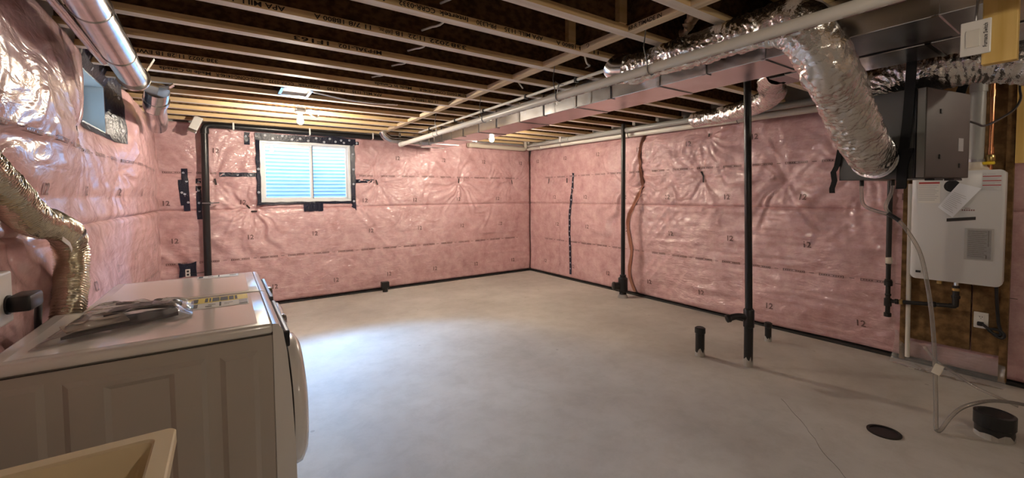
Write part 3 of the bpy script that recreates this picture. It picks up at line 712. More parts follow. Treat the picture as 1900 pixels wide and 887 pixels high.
nb = 60; A, B = np.meshgrid(np.linspace(0, 1, nb), np.linspace(0, 1, nb), indexing='ij')
Pq = [np.array(p) for p in ((-.56, 2.06), (-.13, 2.26), (-.14, 2.58), (-.52, 2.74))]
XY = ((Pq[0][:, None, None]*(1-A)+Pq[1][:, None, None]*A)*(1-B)+(Pq[3][:, None, None]*(1-A)+Pq[2][:, None, None]*A)*B)
zz = .991+.040*np.minimum(1, np.minimum(np.minimum(A, 1-A), np.minimum(B, 1-B))*6)*(.55+.35*vn(A*5, B*6, 5))+.016*ridge(A*7+B*3, B*9, 8)*np.minimum(1, np.minimum(A, 1-A)*8)*np.minimum(1, np.minimum(B, 1-B)*8)
zz = np.maximum(zz, .9885)
grid_obj('bag_film', np.stack([XY[0], XY[1], zz], -1).reshape(-1, 3), nb, nb, CLEARBAG, t)
# laundry tub in the foreground
t = thing('laundry_tub', 'cream plastic laundry tub cut off at the lower left corner', 'laundry tub', (-.42, 1.15, 0))
tx0, tx1, ty0, ty1, tz = -.60, -.128, .90, 1.468, .87
def loop(x0, x1, y0, y1, z, r, n=5):
    L = []
    for cx, cy, a0 in ((x1-r, y1-r, 0), (x0+r, y1-r, 90), (x0+r, y0+r, 180), (x1-r, y0+r, 270)):
        for k in range(n): a = math.radians(a0+90*k/(n-1)); L.append((cx+r*math.cos(a), cy+r*math.sin(a), z))
    return L
rings = [loop(tx0, tx1, ty0, ty1, tz-.035, .02), loop(tx0, tx1, ty0, ty1, tz-.004, .02), loop(tx0+.004, tx1-.004, ty0+.004, ty1-.004, tz, .018),
         loop(tx0+.04, tx1-.04, ty0+.04, ty1-.04, tz, .02), loop(tx0+.046, tx1-.046, ty0+.046, ty1-.046, tz-.006, .02), loop(tx0+.075, tx1-.075, ty0+.075, ty1-.075, tz-.30, .05), loop(tx0+.12, tx1-.12, ty0+.12, ty1-.12, tz-.33, .06)]
rings = [loop(tx0+.05, tx1-.05, ty0+.05, ty1-.05, tz-.345, .06), loop(tx0+.03, tx1-.03, ty0+.03, ty1-.03, tz-.32, .05), loop(tx0+.022, tx1-.022, ty0+.022, ty1-.022, tz-.035, .03)] + rings
n = 20; vs = sum(rings, []); fs = [(i*n+k, i*n+(k+1) % n, (i+1)*n+(k+1) % n, (i+1)*n+k) for i in range(len(rings)-1) for k in range(n)]
fs += [tuple(range(n)), tuple((len(rings)-1)*n+k for k in range(n))]
MB().add(vs, fs).build('basin', TUB, t, smooth=True, angle=35)
for (lx, ly) in ((tx0+.06, ty0+.06), (tx1-.06, ty0+.06), (tx0+.06, ty1-.06), (tx1-.06, ty1-.06)):
    MB().rbox((lx-.02, ly-.02, 0), (lx+.02, ly+.02, tz-.34), .004).build('leg', WHITEP, t)
# dryer vent hose behind the dryer
def flex(path, r, m, name, parent=None, pitch=.022, depth=.006, wr=0.0, n=40, step=.004, seed=0, loc=None, rpath=None, freq=1.0):
    P = spline(path, step); fr = frames(P); N = len(fr); s = np.concatenate([[0], np.cumsum([np.linalg.norm(np.array(P[i+1])-np.array(P[i])) for i in range(N-1)])])
    TH = np.arange(n)*2*math.pi/n; S, T = np.meshgrid(s, TH, indexing='ij')
    if rpath is not None: r = np.interp(S, [p[0] for p in rpath], [p[1] for p in rpath])
    R = r + depth*np.sin(2*math.pi*S/pitch + (sn(np.cos(T)*1.5+9, S*8, seed)*2.2 if wr else 0))
    if wr:
        c, d = np.cos(T), np.sin(T)
        q = vn(S*7+3, c*2+d*2.6+9, seed+8)
        R = R + wr*1.1*sn(S*24*freq+sn(c*3+5, d*3+S*3, seed+1)*1.6, c*3.1+d*3.6+4, seed+2) + wr*1.3*q*ridge(S*46*freq+c*4, d*3.5+c*3.2+7, seed+3) + wr*1.0*sn(S*4, c*1.2+d*1.4+3, seed+4)
    C = np.array([f[0][:] for f in fr]); A = np.array([f[2][:] for f in fr]); B = np.array([f[3][:] for f in fr])
    V = C[:, None, :]+R[..., None]*(np.cos(T)[..., None]*A[:, None, :]+np.sin(T)[..., None]*B[:, None, :])
    i = np.arange(N-1)[:, None]*n+np.arange(n)[None, :]; i2 = np.arange(N-1)[:, None]*n+(np.arange(n)[None, :]+1) % n
    F = np.stack([i, i2, i2+n, i+n], -1).reshape(-1, 4)
    off = np.array(root_loc(parent) if parent is not None else (loc or (0, 0, 0)))
    me = bpy.data.meshes.new(name); me.from_pydata((V.reshape(-1, 3)-off).tolist(), [], F.tolist()); me.update(); me.materials.append(m)
    me.polygons.foreach_set('use_smooth', [True]*len(me.polygons))
    o = bpy.data.objects.new(name, me); COL.objects.link(o)
    if parent is not None: o.parent = parent
    elif loc: o.location = loc
    return o
t = thing('dryer_vent_hose', 'ribbed foil dryer vent hose bending down behind the dryer', 'vent hose', (-.63, 2.8, .9))
flex([(-.63, 1.55, 1.80), (-.63, 1.88, 1.66), (-.63, 2.17, 1.535), (-.63, 2.42, 1.42), (-.63, 2.66, 1.385), (-.63, 2.86, 1.33), (-.63, 2.93, 1.22), (-.63, 2.90, 1.08), (-.63, 2.83, .97), (-.63, 2.79, .86), (-.63, 2.79, .70)], .060, FOILVENT, 'ribbed_hose', t, .0135, .0042, wr=.0035, n=40, step=.0028, seed=3)
MB().ring((-.63, 2.86, 1.33), (0, .5, -.85), .062, .068, .01, 32).build('hose_clamp', STEELWIRE, t)
MB().ribbon([(-.575, 2.55, 1.33), (-.565, 2.60, 1.30), (-.565, 2.63, 1.27)], (0, .4, .6), .02, .002).build('clamp_tail', WHITEP, t)
# receptacle, plug and cord
t = thing('dryer_outlet', 'cream surface outlet box on left wall beside the vent hose', 'outlet', (-.70, 2.25, 1.1))
MB().rbox((-.74, 2.20, 1.045), (-.665, 2.345, 1.235), .008).build('outlet_box', WHITEP, t)
MB().lathe((-.665, 2.29, 1.115), (1, 0, 0), [(.035, 0), (.035, .006)], 20).build('socket_face', DARKPLAST, t)
t = thing('dryer_plug', 'black dryer plug and cord in the wall outlet', 'plug', (-.64, 2.33, 1.1))
MB().rbox((-.668, 2.275, 1.085), (-.60, 2.405, 1.145), .012).build('plug_body', DARKPLAST, t, smooth=True)
MB().tube(spline([(-.63, 2.40, 1.11), (-.635, 2.46, 1.10), (-.65, 2.53, 1.05), (-.664, 2.57, .98), (-.664, 2.58, .85), (-.664, 2.57, .6)], .02), .012, 12).build('cord', DARKPLAST, t, smooth=True)

# ================================================================== CEILING SERVICES, LEFT
def straight_duct(name, label, pts, r, joints, extra=None, m=GALV):
    t = thing(name, label, 'duct', tuple(pts[0]))
    MB().tube([Vector(p) for p in pts], r, 28).build('pipe', m, t, smooth=True)
    a, b = Vector(pts[0]), Vector(pts[-1]); d = (b-a)
    for j in joints: MB().ring(a+d*j, d, r-.001, r+.004, .012, 28).build('joint_band', m, t, smooth=True)
    return t
t = straight_duct('round_duct', 'long round galvanised duct running along the top of the left wall', [(-.44, 1.2, 2.382), (-.46, 3.62, 2.27)], .072, (.30, .55, .80))
MB().ring((-.46, 3.62, 2.27), (0, 1, -.05), .05, .085, .02, 28).build('end_flange', GALV, t, smooth=True)
MB().ribbon([(-.46, 3.62, 2.27), (-.40, 3.66, 2.33), (-.36, 3.68, 2.42)], (0, 1, 0), .05, .004).build('end_tab', GALV, t)
MB().rod((-.56, 1.2, 2.345), (-.545, 3.3, 2.275), .020, 12).build('seam_return', GALV, t, smooth=True)
t = thing('duct_elbow', 'short round galvanised duct elbow at the far end of the left wall', 'duct', (-.5, 4.9, 2.3))
MB().tube(spline([(-.44, 4.62, 2.40), (-.46, 4.72, 2.34), (-.48, 4.82, 2.29)], .02), .085, 28).build('boot', GALV, t, smooth=True)
MB().ring((-.46, 4.73, 2.338), (-.2, 1, -.55), .084, .093, .03, 28).build('joint_band', GALV, t, smooth=True)
MB().tube(spline([(-.48, 4.82, 2.29), (-.49, 5.05, 2.24), (-.52, 5.35, 2.20)], .03), .078, 28).build('pipe', GALV, t, smooth=True)
MB().ribbon([(-.43, 4.62, 2.42), (-.36, 4.60, 2.43), (-.33, 4.60, 2.455)], (0, 1, 0), .08, .012).build('hanger_tab', GALV, t)
# black drain along the top of the back wall and down
t = thing('drain_stack', 'black plastic drain pipe dropping down the back wall and along its top', 'pipe', (-.19, 6.6, .5))
MB().tube(spline([(2.25, 6.60, 2.40), (1.2, 6.60, 2.405), (.3, 6.60, 2.412), (-.08, 6.60, 2.415), (-.15, 6.60, 2.405), (-.185, 6.60, 2.36), (-.188, 6.60, 2.2), (-.20, 6.60, 1.2), (-.205, 6.60, .30)], .05), .040, 18).build('pipe_run', ABS, t, smooth=True)
MB().ring((-.195, 6.60, 1.42), (0, 0, 1), .039, .047, .05, 20).build('coupling', ABS, t, smooth=True)
MB().ring((-.186, 6.60, 2.33), (0, 0, 1), .039, .048, .06, 20).build('coupling', ABS, t, smooth=True)
for x in (.12, 1.02, 1.9): MB().ribbon([(x, 6.553, 2.46), (x, 6.552, 2.37), (x, 6.60, 2.358)], (1, 0, 0), .02, .002).build('pipe_strap', WHITEP, t)
MB().ribbon([(-.24, 6.55, 1.425), (-.12, 6.545, 1.425), (-.06, 6.60, 1.43)], (0, 0, 1), .015, .002).build('pipe_strap', STEELWIRE, t)
# tilted white junction box
t = thing('junction_box', 'small white plastic box hanging tilted beside the black drain pipe', 'junction box', (-.26, 6.5, 2.3))
Mx = Matrix.Translation((-.265, 6.50, 2.41)) @ Matrix.Rotation(math.radians(-22), 4, (0, 1, 0)) @ Matrix.Rotation(math.radians(12), 4, 'X')
MB().rbox((-.045, -.03, -.085), (.045, .03, .085), .006).xf(Matrix.Translation((-.265, 6.50, 2.41)) @ Matrix.Rotation(math.radians(-24), 4, (0, -1, 0))).build('box_cover', WHITEP, t)
MB().rbox((-.045, -.035, -.125), (.05, .03, -.09), .004).xf(Matrix.Translation((-.265, 6.50, 2.41)) @ Matrix.Rotation(math.radians(-24), 4, (0, -1, 0))).build('box_bracket', GALV, t)
MB().tube(spline([(-.30, 6.5, 2.48), (-.27, 6.45, 2.52), (-.32, 6.3, 2.50), (-.42, 6.2, 2.49)], .02), .004, 6).build('cable', DARKPLAST, t)
# outlet with black air-tight boot low on the back wall
t = thing('wall_outlet', 'white outlet in a black air barrier boot low on back wall', 'outlet', (-.41, 6.64, .58))
bz = YB-.115
MB().add([(-.50, bz, .68), (-.45, bz, .665), (-.37, bz, .668), (-.32, bz, .69), (-.325, bz, .60), (-.32, bz, .50), (-.41, bz-.004, .51), (-.50, bz, .50), (-.49, bz, .6),
          (-.50, bz+.03, .68), (-.45, bz+.03, .665), (-.37, bz+.03, .668), (-.32, bz+.03, .69), (-.325, bz+.03, .60), (-.32, bz+.03, .50), (-.41, bz+.03, .51), (-.50, bz+.03, .50), (-.49, bz+.03, .6)],
         [tuple(range(9)), tuple(range(9, 18))]+[(k, (k+1) % 9, 9+(k+1) % 9, 9+k) for k in range(9)]).build('vapour_boot', TAPE, t)
MB().rbox((-.435, bz-.012, .505), (-.385, bz, .60), .004).build('receptacle', WHITEP, t)
MB().box((-.422, bz-.014, .56), (-.398, bz-.011, .585)).box((-.422, bz-.014, .52), (-.398, bz-.011, .545)).build('slots', DARKPLAST, t)
MB().tube(spline([(-.39, bz-.014, .55), (-.33, bz-.04, .545), (-.26, bz-.05, .55), (-.215, bz-.06, .56)], .02), .004, 6).build('cord', DARKPLAST, t)
t = thing('drain_stub', 'black capped drain stub standing at the foot of the back wall', 'drain stub', (2.03, 6.52, 0))
MB().rbox((1.97, 6.48, .06), (2.085, 6.57, .16), .008).build('stub_cap', ABS, t)
MB().rod((2.03, 6.525, 0), (2.03, 6.525, .08), .04, 18).build('stub_pipe', ABS, t, smooth=True)

# ---- bare bulbs
def bulb_lamp(label, x, y, z, base_z=ZJ, m=BULBM):
    t = thing('ceiling_bulb', label, 'light bulb', (x, y, z), 'bare bulbs on the joists')
    MB().lathe((x, y, z), (0, 0, 1), [(.002, -.038), (.018, -.034), (.030, -.018), (.033, 0), (.028, .020), (.018, .038), (.014, .05)], 14).build('bulb', m, t, smooth=True)
    MB().lathe((x, y, z+.05), (0, 0, 1), [(.016, 0), (.022, .01), (.026, .03), (.05, .035), (.057, .05), (.057, .062)], 20).build('lampholder', WHITEP, t, smooth=True)
    MB().rbox((x-.05, y-.05, z+.112), (x+.05, y+.05, max(base_z, z+.15)), .006).build('ceiling_box', GALV, t)
    return t
t = bulb_lamp('lit bare bulb hanging from joists above the sliding window', .70, 5.08, 2.315)
MB().tube(spline([(.74, 5.08, 2.43), (.80, 5.06, 2.44), (.86, 5.04, 2.415), (.88, 5.03, 2.38), (.84, 5.02, 2.36), (.78, 5.02, 2.39)], .01), .006, 8).build('cable_loop', WHITEP, t, smooth=True)
bulb_lamp('lit bare bulb right of the long duct near the back corner', 3.09, 5.03, 2.27)
bulb_lamp('lit bare bulb near the right wall beside the water heater', 4.45, -.50, 2.33, m=BULBDIM2)
bulb_lamp('added bare bulb out of view behind the viewer, for brightness', 1.0, -.9, 2.33, m=BULBDIM)  # unseen bulb, added to lift the brightness of the near room
# ceiling vent box (bath fan housing) between joists
t = thing('vent_housing', 'small metal ceiling vent housing between joists above the window bulb', 'ceiling vent', (.57, 4.44, ZJ))
hx0, hx1, hy0, hy1 = .44, .70, jy(6)+.01, jy(7)-.075
frame = MB(); frame.box((hx0, hy0, ZJ+.0), (hx0+.025, hy1, ZJ+.06)).box((hx1-.025, hy0, ZJ), (hx1, hy1, ZJ+.06)).box((hx0, hy0, ZJ), (hx1, hy0+.025, ZJ+.06)).box((hx0, hy1-.025, ZJ), (hx1, hy1, ZJ+.06))
frame.build('frame', GALV, t); MB().box((hx0+.025, hy0+.025, ZJ+.02), (hx1-.025, hy1-.025, ZJ+.03)).build('filter_panel', mat('pale_filter', (.62, .60, .54), .7), t)
MB().tube(spline([(.70, 4.42, 2.50), (.85, 4.40, 2.475), (1.05, 4.41, 2.455), (1.3, 4.42, 2.452), (1.55, 4.44, 2.47)], .03), .012, 10).build('foil_duct_tail', FOIL, t, smooth=True)

# ---- cables stapled under the joists
CABLE = mat('white_cable', (.70, .68, .62), .5)
def cable(label, pts, r=.0065, group='white cables across the joists'):
    tag(MB().tube(spline(pts, .03), r, 8).build('electrical_cable', CABLE, None, smooth=True, loc=pts[0]), label, 'cable', group)
cl = [(1.04, jy(1)-.06, ZJ-.006), (1.02, jy(1)-.20, ZJ+.09), (1.02, jy(1)-.34, ZJ+.10)]
for k, x, who in ((1, 1.02, 'nearest'), (2, 1.08, 'second'), (3, 1.14, 'third'), (4, 1.16, 'fourth'), (5, 1.12, 'fifth')):
    cable('white cable crossing the joist bays above the floor centre, %s of five' % who,
          [(x, jy(k-1)-.03, ZJ+.05), (x-.01, jy(k-1)+.12, ZJ+.035), (x-.02, jy(k)-.20, ZJ+.05), (x-.03, jy(k)-.066, ZJ+.07)])
cable('white cable dipping beside the blocking left of the long duct', [(2.12, jy(1)+.02, ZJ+.05), (2.25, jy(1)+.12, ZJ+.01), (2.36, jy(1)+.2, ZJ+.03), (2.45, jy(2)-.07, ZJ+.06)])
cable('short white cable in the bay left of the long duct', [(2.1, jy(3)+.03, ZJ+.05), (2.25, jy(3)+.14, ZJ+.015), (2.35, jy(3)+.26, ZJ+.04)])

# ================================================================== TRUNK DUCT AND PIPES BESIDE IT
DX0, DX1, DZ0, DZ1 = 2.545, 2.94, 2.25, 2.452
t = thing('trunk_duct', 'long rectangular galvanised trunk duct under the joists with bare seams', 'duct', (2.74, 3.0, DZ0))
ys = [6.25, 5.75, 5.2, 4.45, 3.6, 2.75, 1.9, 1.2, .5, -.4, -1.6]
for a, b in zip(ys[:-1], ys[1:]):
    MB().rbox((DX0, b+.001, DZ0), (DX1, a-.001, DZ1), .003, 1).build('duct_section', DUCT, t)
    MB().box((DX0-.008, a-.014, DZ0+.004), (DX0+.001, a+.014, DZ1)).build('drive_cleat', GALV, t)
    MB().box((DX0, a-.012, DZ0-.006), (DX1, a+.012, DZ0+.001)).build('slip_joint', DUCT, t)
MB().add([(DX0, 6.25, DZ0), (DX1, 6.25, DZ0), (DX1-.1, 6.45, DZ0+.03), (DX0-.02, 6.45, DZ0+.02), (DX0, 6.25, DZ1), (DX1, 6.25, DZ1), (DX1-.1, 6.45, DZ1), (DX0-.02, 6.45, DZ1)],
         [(0, 3, 2, 1), (4, 5, 6, 7), (0, 1, 5, 4), (1, 2, 6, 5), (2, 3, 7, 6), (3, 0, 4, 7)]).build('end_boot', GALV, t)
for a in (5.95, 5.5, 4.85, 4.05, 3.2, 2.35, 1.55):
    h = MB(); h.box((DX0-.012, a-.012, DZ0-.004), (DX0-.004, a+.012, ZJ)).box((DX0-.012, a-.02, DZ0-.006), (DX0+.04, a+.02, DZ0-.001)); h.build('hanger_bracket', GALV, t)
# round branch elbow at the far end
t = thing('branch_duct', 'small round galvanised branch with elbow at the far end of trunk duct', 'duct', (2.2, 6.35, 2.33))
MB().tube(spline([(1.98, 6.34, 2.46), (2.01, 6.34, 2.40), (2.09, 6.33, 2.345), (2.2, 6.32, 2.335)], .02), .055, 22).build('elbow', GALV, t, smooth=True)
MB().rod((2.2, 6.32, 2.335), (2.56, 6.30, 2.335), .055, 22).build('pipe', GALV, t, smooth=True)
for p, d in (((2.2, 6.32, 2.335), (1, 0, 0)), ((2.04, 6.335, 2.375), (.7, 0, -.7)), ((2.47, 6.305, 2.335), (1, 0, 0))): MB().ring(p, d, .054, .060, .012, 22).build('joint_band', GALV, t, smooth=True)
MB().ribbon([(2.24, 6.32, 2.385), (2.24, 6.32, 2.46)], (1, 0, 0), .03, .003).build('hanger_strap', GALV, t)
# white pvc drain
t = thing('pvc_drain_pipe', 'long white PVC pipe hung in front of the trunk duct', 'pipe', (2.1, 3, 2.23))
MB().rod((2.10, 5.92, 2.228), (2.10, -1.2, 2.236), .029, 24).build('pipe', PVC, t, smooth=True)
MB().ring((2.10, 5.86, 2.228), (0, 1, 0), .028, .034, .10, 24).build('end_coupling', PVC, t, smooth=True)
MB().ring((2.10, 4.75, 2.229), (0, 1, 0), .028, .033, .06, 24).build('coupling', PVC, t, smooth=True)
for y in (4.6, 3.55, 2.45, 1.62):
    MB().tube([(2.10+.032*math.cos(a), y, 2.23+.032*math.sin(a)) for a in np.linspace(.3, -3.6, 14)]+[(2.06, y+.02, 2.36), (2.08, y+.02, ZJ+.01)], .0035, 6).build('wire_hanger', STEELWIRE, t)
n = 0
for z in np.arange(2.27, 2.47, .022):
    MB().ring((2.10, .52, z), (1, 0, 0) if n % 2 else (0, 1, 0), .006, .010, .004, 10).build('chain_link', STEELWIRE, t); n += 1
m = MB()
for k in range(60):
    y = 4.6-k*.07
    if k % 5: m.box((2.088, y-.05, 2.1985), (2.094, y, 2.2005))
m.build('printed_line', FILMINK, t)['kind'] = 'stuff'
# thin conduit
t = thing('conduit', 'thin white conduit with black clips along the top of trunk duct', 'pipe', (2.42, 4, 2.43))
MB().rod((2.42, 6.0, 2.437), (2.42, 2.14, 2.437), .013, 12).build('tube', PVC, t, smooth=True)
for y in (5.6, 4.8, 4.1, 3.3, 2.6): MB().rbox((2.40, y-.012, 2.415), (2.44, y+.012, 2.457), .003).build('clip', DARKPLAST, t)
t = thing('tie_wire', 'tangled tie wire on the conduit left of the silver flexible duct', 'wire', (2.42, 2.75, 2.44))
MB().tube(spline([(2.36, 2.80, 2.46), (2.39, 2.76, 2.43), (2.44, 2.74, 2.44), (2.43, 2.80, 2.452), (2.38, 2.78, 2.42), (2.37, 2.79, 2.33), (2.375, 2.79, 2.26)], .01), .004, 6).build('wire', STEELWIRE, t, smooth=True)
# return duct right of it
t = thing('return_duct', 'shorter second metal duct right of the trunk duct near the air exchanger', 'duct', (3.2, .5, 2.25))
MB().rbox((2.99, .62, 2.25), (3.33, 1.28, 2.44), .003, 1).build('duct_section', DUCT, t)
MB().rbox((2.99, -.3, 2.25), (3.33, .60, 2.44), .003, 1).build('duct_section', DUCT, t)
MB().box((2.99, .60, 2.245), (3.33, .62, 2.252)).build('slip_joint', DUCTDARK, t)
MB().rbox((3.05, 1.28, 2.26), (3.30, 1.40, 2.42), .003, 1).build('end_collar', DUCTDARK, t)
t = thing('added_dark_box', 'added dark sheet metal box for the darkness at the upper right edge', 'duct', (2.75, -.2, 2.0))
MB().rbox((3.46, -1.3, 2.38), (4.3, .42, 2.455), .004, 1).build('dark_box_shell', DUCTDARK, t)  # added box, stands in for the darkness under the near trunk duct

# ================================================================== AIR EXCHANGER (HRV) AND ITS FLEXIBLE DUCTS
HN = Vector((3.40, .69, 1.575)); ang = math.radians(-11)
HM = Matrix.Translation(HN) @ Matrix.Rotation(ang, 4, 'Z')     # local x: depth, y: along left face, z up
HDX, HDY, HDZ = .52, .455, .535
t = thing('air_exchanger', 'dark grey air exchanger cabinet hung below joists in front of water heater', 'air exchanger', tuple(HN))
MB().rbox((0, .052, 0), (HDX, HDY, HDZ), .004).xf(HM).build('cabinet', HRVGREY, t)
MB().rbox((0, .0, .004), (HDX, .046, HDZ-.004), .005).xf(HM).build('access_door', HRVDOOR, t)
MB().box((-.003, .046, 0), (.0, .056, HDZ)).xf(HM).build('door_gasket', DARKPLAST, t)
MB().box((-.003, .004, .006), (.0, .040, HDZ-.006)).xf(HM).build('door_edge_trim', HRVTRIM, t)
for (lx, lz) in ((.16, .40), (.16, .13), (.40, .08)): MB().rbox((lx-.010, -.006, lz-.014), (lx+.010, .002, lz+.014), .003).xf(HM).build('latch', DARKPLAST, t)
MB().box((.38, -.001, .17), (.44, .0, .25)).xf(HM).build('rating_label', STG, t)
for (lx, ly) in ((.08, .19), (.08, .36)): MB().rod((lx, ly, -.04), (lx, ly, .0), .012, 12).xf(HM).build('drain_nipple', DARKPLAST, t)
for lx in (.12, .35): MB().box((lx, .004, -.012), (lx+.10, .05, 0)).xf(HM).build('mount_foot', DARKPLAST, t)
MB().ring((0.0, .235, .13), (1, 0, 0), .10, .122, .05, 32).xf(HM).build('duct_collar', GALV, t, smooth=True)
FA = HM @ Vector((-.02, .245, .14))
t = thing('insulated_flex_duct', 'large silver foil flexible duct from the joists down into air exchanger front', 'flexible duct', (2.4, 1.2, 2.3))
flex([(2.33, 1.98, 2.347), (2.33, 1.86, 2.347), (2.33, 1.62, 2.348), (2.33, 1.30, 2.350), (2.335, 1.08, 2.348), (2.35, .955, 2.32), (2.42, .885, 2.20), (2.54, .88, 2.105), (2.72, .90, 2.055), (2.92, .91, 1.94), (3.12, .915, 1.82), (3.28, .92, 1.745), tuple(FA)],
     .122, FOIL, 'foil_sleeve', t, .030, .0009, wr=.0068, n=84, step=.0048, seed=21, rpath=[(0, .095), (.84, .094), (1.06, .116), (9, .122)])
MB().ring(tuple(HM @ Vector((-.03, .245, .14))), tuple(HM.to_3x3() @ Vector((1, 0, 0))), .105, .128, .03, 36).build('end_band', FOIL, t, smooth=True)
MB().tube(spline([(2.33, 2.10, 2.41), (2.33, 2.06, 2.375), (2.33, 1.97, 2.355)], .01), .096, 32).build('sheet_elbow', GALV, t, smooth=True)
t = thing('rear_flex_duct', 'silver foil flexible duct arching over the air exchanger to the right edge', 'flexible duct', (3.6, .8, 2.2))
TB = HM @ Vector((.22, .34, .53))
flex([tuple(TB), (TB.x, TB.y, TB.z+.06), (TB.x-.02, TB.y-.05, TB.z+.13), (TB.x-.03, TB.y-.16, TB.z+.165), (TB.x-.02, TB.y-.30, TB.z+.135), (TB.x+.0, .52, 2.25), (TB.x+.02, .34, 2.21), (TB.x+.05, .08, 2.18), (TB.x+.1, -.3, 2.18)],
     .115, FOIL, 'foil_sleeve', t, .034, .002, wr=.0075, n=56, step=.0055, seed=35)
t = thing('side_flex_duct', 'silver foil flexible duct lying over the pipes along the right wall', 'flexible duct', (3.6, 1.6, 2.3))
flex([(3.22, 1.41, 2.335), (3.32, 1.50, 2.335), (3.55, 1.62, 2.335), (3.88, 1.74, 2.34), (4.20, 2.0, 2.345), (4.45, 2.4, 2.345), (4.56, 2.9, 2.35)], .084, FOIL, 'foil_sleeve', t, .03, .002, wr=.006, n=40, step=.008, seed=50)
t = thing('foil_wrapped_line', 'narrow foil wrapped line tucked behind the pipes on right wall', 'pipe', (4.93, 4, 2.4))
flex([(4.925, 2.3, 2.385), (4.92, 3.2, 2.40), (4.925, 4.2, 2.405), (4.93, 5.6, 2.415)], .034, FOIL, 'foil_sleeve', t, .04, .002, wr=.005, n=24, step=.008, seed=61)
# hanging straps
def strap(label, pts, side, w=.045, th=.004):
    t = thing('hanging_strap', label, 'strap', tuple(pts[-1]), 'black straps carrying the air exchanger')
    MB().ribbon(spline(pts, .03), side, w, th).build('webbing', BLACKSTRAP, t)
    return t
A = lambda x, y, z: tuple(HM @ Vector((x, y, z)))
sv = HM.to_3x3() @ Vector((0, 1, 0)); sx = HM.to_3x3() @ Vector((1, 0, 0))
s1 = strap('long black strap at the near front corner of the air exchanger', [(3.385, .76, ZJ), (3.375, .755, 2.30), A(-.012, .075, .55), A(-.008, .085, .35), A(-.008, .10, .15), A(-.008, .10, .0)], sv, .05)
MB().ribbon(spline([A(-.012, .075, .18), A(-.02, .095, .08), A(-.02, .10, .0), A(-.02, .10, -.04), A(-.014, .105, -.06)], .02), sv, .05, .012).build('loose_tail', BLACKSTRAP, s1)
s2 = strap('black strap tail dangling at the far front corner of the air exchanger', [A(-.008, .445, .60), A(-.008, .44, .3), A(-.01, .465, .10), A(-.012, .485, .06), A(-.014, .475, .0), A(-.012, .49, -.05), A(-.01, .49, -.085)], sv, .035)
s3 = strap('black strap rising behind the air exchanger to the joists', [(4.10, .60, ZJ), (4.06, .605, 2.30), A(HDX+.006, .06, .50), A(HDX+.006, .06, .0)], sv, .05)
# furnace switch on its board
t = thing('switch_board', 'yellow wooden board hanging from the joists at upper right', 'board', (2.43, .29, 2.0))
MB().rbox((2.435, .255, 1.985), (2.475, .345, ZJ), .003).build('board', YELLOW_WOOD, t)
t = thing('furnace_switch', 'white furnace switch plate fixed to the hanging yellow board', 'switch', (2.42, .36, 2.08))
MB().rbox((2.405, .317, 2.022), (2.413, .398, 2.152), .003).build('wall_plate', WHITEP, t)
MB().rbox((2.413, .325, 2.035), (2.434, .385, 2.14), .003).build('switch_box', GALV, t)
MB().rbox((2.400, .345, 2.052), (2.406, .383, 2.118), .002).build('rocker', mat('cream_rocker', (.70, .67, .60), .4), t)
m = MB(); add_text(m, 'Furnace Switch', .0155, (2.4042, .3265, 2.045), (0, 0, 1), (0, 1, 0), .95); m.build('lettering', INK, t)
MB().rod((2.425, .362, 2.14), (2.43, .345, ZJ), .004, 8).build('cable', STEELWIRE, t)
# scrap of insulation hanging between joists
nb = 26; U, Vv = np.meshgrid(np.linspace(0, 1, nb), np.linspace(0, 1, nb), indexing='ij')
wx = 2.32+.22*U+.02*sn(U*4, Vv*4, 3); wy = jy(-1)+.06+.20*U+.05*sn(U*3, Vv*5, 4); wz = 2.66-(.17*Vv*(.6+.4*np.sin(U*3.1)))+.02*sn(U*7, Vv*7, 6); wx = wx-.10*Vv**2
so = grid_obj('insulation_scrap', np.stack([wx, wy, wz], -1).reshape(-1, 3), nb, nb, WOOL, None, loc=(2.4, jy(-1)+.15, 2.5))
sm = so.modifiers.new('thick', 'SOLIDIFY'); sm.thickness = .025
tag(so, 'tan scrap of insulation sagging between joists above the silver duct', 'insulation')
t = thing('duct_stub', 'round galvanised duct end between joists at the top edge', 'duct', (1.75, 1.2, 2.6))
MB().rod((1.2, 1.16, 2.60), (1.95, 1.19, 2.585), .10, 28).build('pipe', GALV, t, smooth=True)
MB().ring((1.95, 1.19, 2.585), (1, .04, 0), .085, .104, .02, 28).build('crimped_end', GALV, t, smooth=True)

# ================================================================== PIPES ALONG THE RIGHT WALL
t = thing('white_wall_pipe', 'white PVC pipe running along the top of the right wall', 'pipe', (4.86, 4, 2.33))
MB().tube([(4.86, 1.30, 2.315), (4.86, 6.52, 2.375)], .036, 20).build('pipe', PVC, t, smooth=True)
for y in (6.2, 2.42): MB().ring((4.86, y, 2.315+(y-1.3)*.0115), (0, 1, 0), .035, .042, .06, 20).build('coupling', PVC, t, smooth=True)
MB().tube(spline([(4.86, 6.50, 2.375), (4.86, 6.57, 2.38), (4.86, 6.58, 2.43), (4.86, 6.58, 2.50)], .015), .038, 18).build('elbow', PVC, t, smooth=True)
for y in (5.6, 4.12, 2.55, 1.75):
    MB().tube([(4.86+.04*math.cos(a), y, 2.315+(y-1.3)*.0115+.04*math.sin(a)) for a in np.linspace(-.2, -3.3, 10)]+[(4.80, y, 2.44), (4.80, y, 2.49)], .004, 6).build('wire_hanger', STEELWIRE, t)
t = thing('grey_wall_pipe', 'grey PVC pipe running above the white pipe on right wall', 'pipe', (4.74, 4, 2.4))
MB().tube([(4.74, 1.30, 2.375), (4.74, 6.40, 2.415)], .036, 20).build('pipe', PVCGREY, t, smooth=True)
